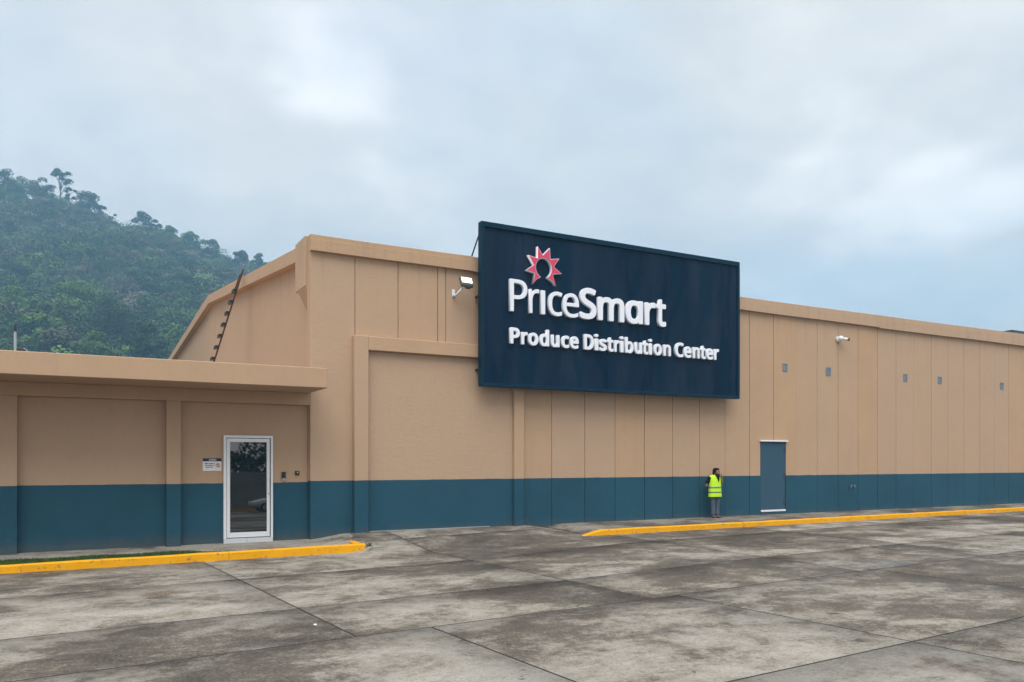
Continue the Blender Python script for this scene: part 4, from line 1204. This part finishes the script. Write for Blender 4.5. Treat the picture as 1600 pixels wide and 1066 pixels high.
car = empty('parked_car', (11.8, -33.5, HT(12.6, -33.5)))
tag(car, 'silver hatchback parked across the lot, mirrored in the glass door', 'car')
cz = HT(12.6, -33.5)


def cpt(u, w, z): return (10.1 + u, -33.5 + w, cz + z)        # car along +X, nose towards -X


secs = [(0.0, .62, .42, .62), (.12, .74, .30, .72), (.75, .82, .24, .86), (1.25, .85, .22, .95), (1.9, .86, .22, .98), (3.2, .86, .22, .98), (3.75, .84, .26, .96), (4.0, .74, .36, .82)]
rings = []
for u, w, z0, z1 in secs:
    rings.append([cpt(u, -w, z0 + .08), cpt(u, -w * 1.0, (z0 + z1) / 2), cpt(u, -w * .93, z1 - .04), cpt(u, -w * .8, z1), cpt(u, w * .8, z1), cpt(u, w * .93, z1 - .04), cpt(u, w, (z0 + z1) / 2), cpt(u, w, z0 + .08), cpt(u, w * .8, z0), cpt(u, -w * .8, z0)])
MB().loft(rings).build('body', M['car_paint'], car, True)
cab = []
for u, w, z in ((1.05, .74, .93), (1.75, .64, 1.40), (2.3, .62, 1.48), (3.1, .62, 1.45), (3.55, .66, 1.25), (3.92, .70, .94)):
    cab.append([cpt(u, -w - .06 * (z < 1.2), .90), cpt(u, -w, z - .05), cpt(u, -w * .86, z), cpt(u, w * .86, z), cpt(u, w, z - .05), cpt(u, w + .06 * (z < 1.2), .90)])
MB().loft(cab).build('cabin', M['glass'], car, True)
MB().loft([[cpt(u, -w, z - .03), cpt(u, -w * .86, z + .012), cpt(u, w * .86, z + .012), cpt(u, w, z - .03)] for u, w, z in ((1.75, .645, 1.40), (2.3, .625, 1.48), (3.1, .625, 1.45), (3.5, .65, 1.29))]).build('roof', M['car_paint'], car)
for u in (.82, 3.25):
    for sd in (-1, 1):
        t_ = MB().cyl(cpt(u, sd * .70, .31), cpt(u, sd * .885, .31), .31, 20).build('wheel', M['tyre'], car)
        MB().cyl(cpt(u, sd * .86, .31), cpt(u, sd * .895, .31), .19, 16).build('rim', M['chrome'], t_)
for sd in (-1, 1):
    MB().ball(cpt(1.32, sd * .93, 1.0), (.09, .07, .07), 10).build('wing_mirror', M['car_paint'], car, True)
    MB().ball(cpt(.10, sd * .55, .66), (.09, .16, .07), 10).build('headlight', M['white_metal'], car, True)
la = empty('street_lamp', (8.2, -38.5, -0.6))
tag(la, 'street lamp with curved arm beyond the boundary wall, mirrored in the glass door', 'street lamp')
MB().tube([(8.6, -39, -.6), (8.6, -39, 7.0), (8.45, -39, 7.7), (7.6, -39, 8.1)], [.09, .06, .05, .04], 8).build('mast', M['hinge'], la)
MB().tube([(7.7, -39, 8.08), (7.45, -39, 8.08), (6.95, -39, 8.0)], [.06, .16, .10], 10).build('lamp_head', M['hinge'], la)
TB = [(4.5, -44, 7.5, 3.2, 'round', 'rounded dark tree left of the street lamp'), (9.9, -46, 9.8, 2.0, 'cone', 'tall cypress beside the street lamp'), (12.3, -45, 5.8, 2.6, 'round', 'low round tree right of the tall cypress'),
      (14.4, -46, 8.2, 2.0, 'cone', 'shorter cypress right of the low round tree'), (17.0, -45, 6.5, 3.0, 'round', 'bushy tree far right behind the boundary wall'), (1.0, -47, 7.0, 3.4, 'round', 'wide tree far left behind the boundary wall')]
for i, (x, y, H, R_, f, lab) in enumerate(TB):
    tree('wall_tree', x, y, -.6, H, R_, lab + ', mirrored in the glass door', 'tree', M['leaf_dark'], 500 + i, f, 'trees beyond the boundary wall', .30, 1500, .15)

# ------------------------------------------------------------------ hazy air
hz = bpy.data.materials.new('haze_air'); hz.use_nodes = True
hn = hz.node_tree.nodes; hn.clear()
ho = hn.new('ShaderNodeOutputMaterial'); pvn = hn.new('ShaderNodeVolumePrincipled')
pvn.inputs['Color'].default_value = (0.36, 0.70, 1.0, 1)
pvn.inputs['Density'].default_value = 0.00103
hz.node_tree.links.new(pvn.outputs[0], ho.inputs['Volume'])
hb = MB().box(-790, 790, -150, 750, -2.0, 212).build('haze', hz)
tag(hb, 'thin blue haze in the air between the lot and the hill', 'haze', kind='stuff')
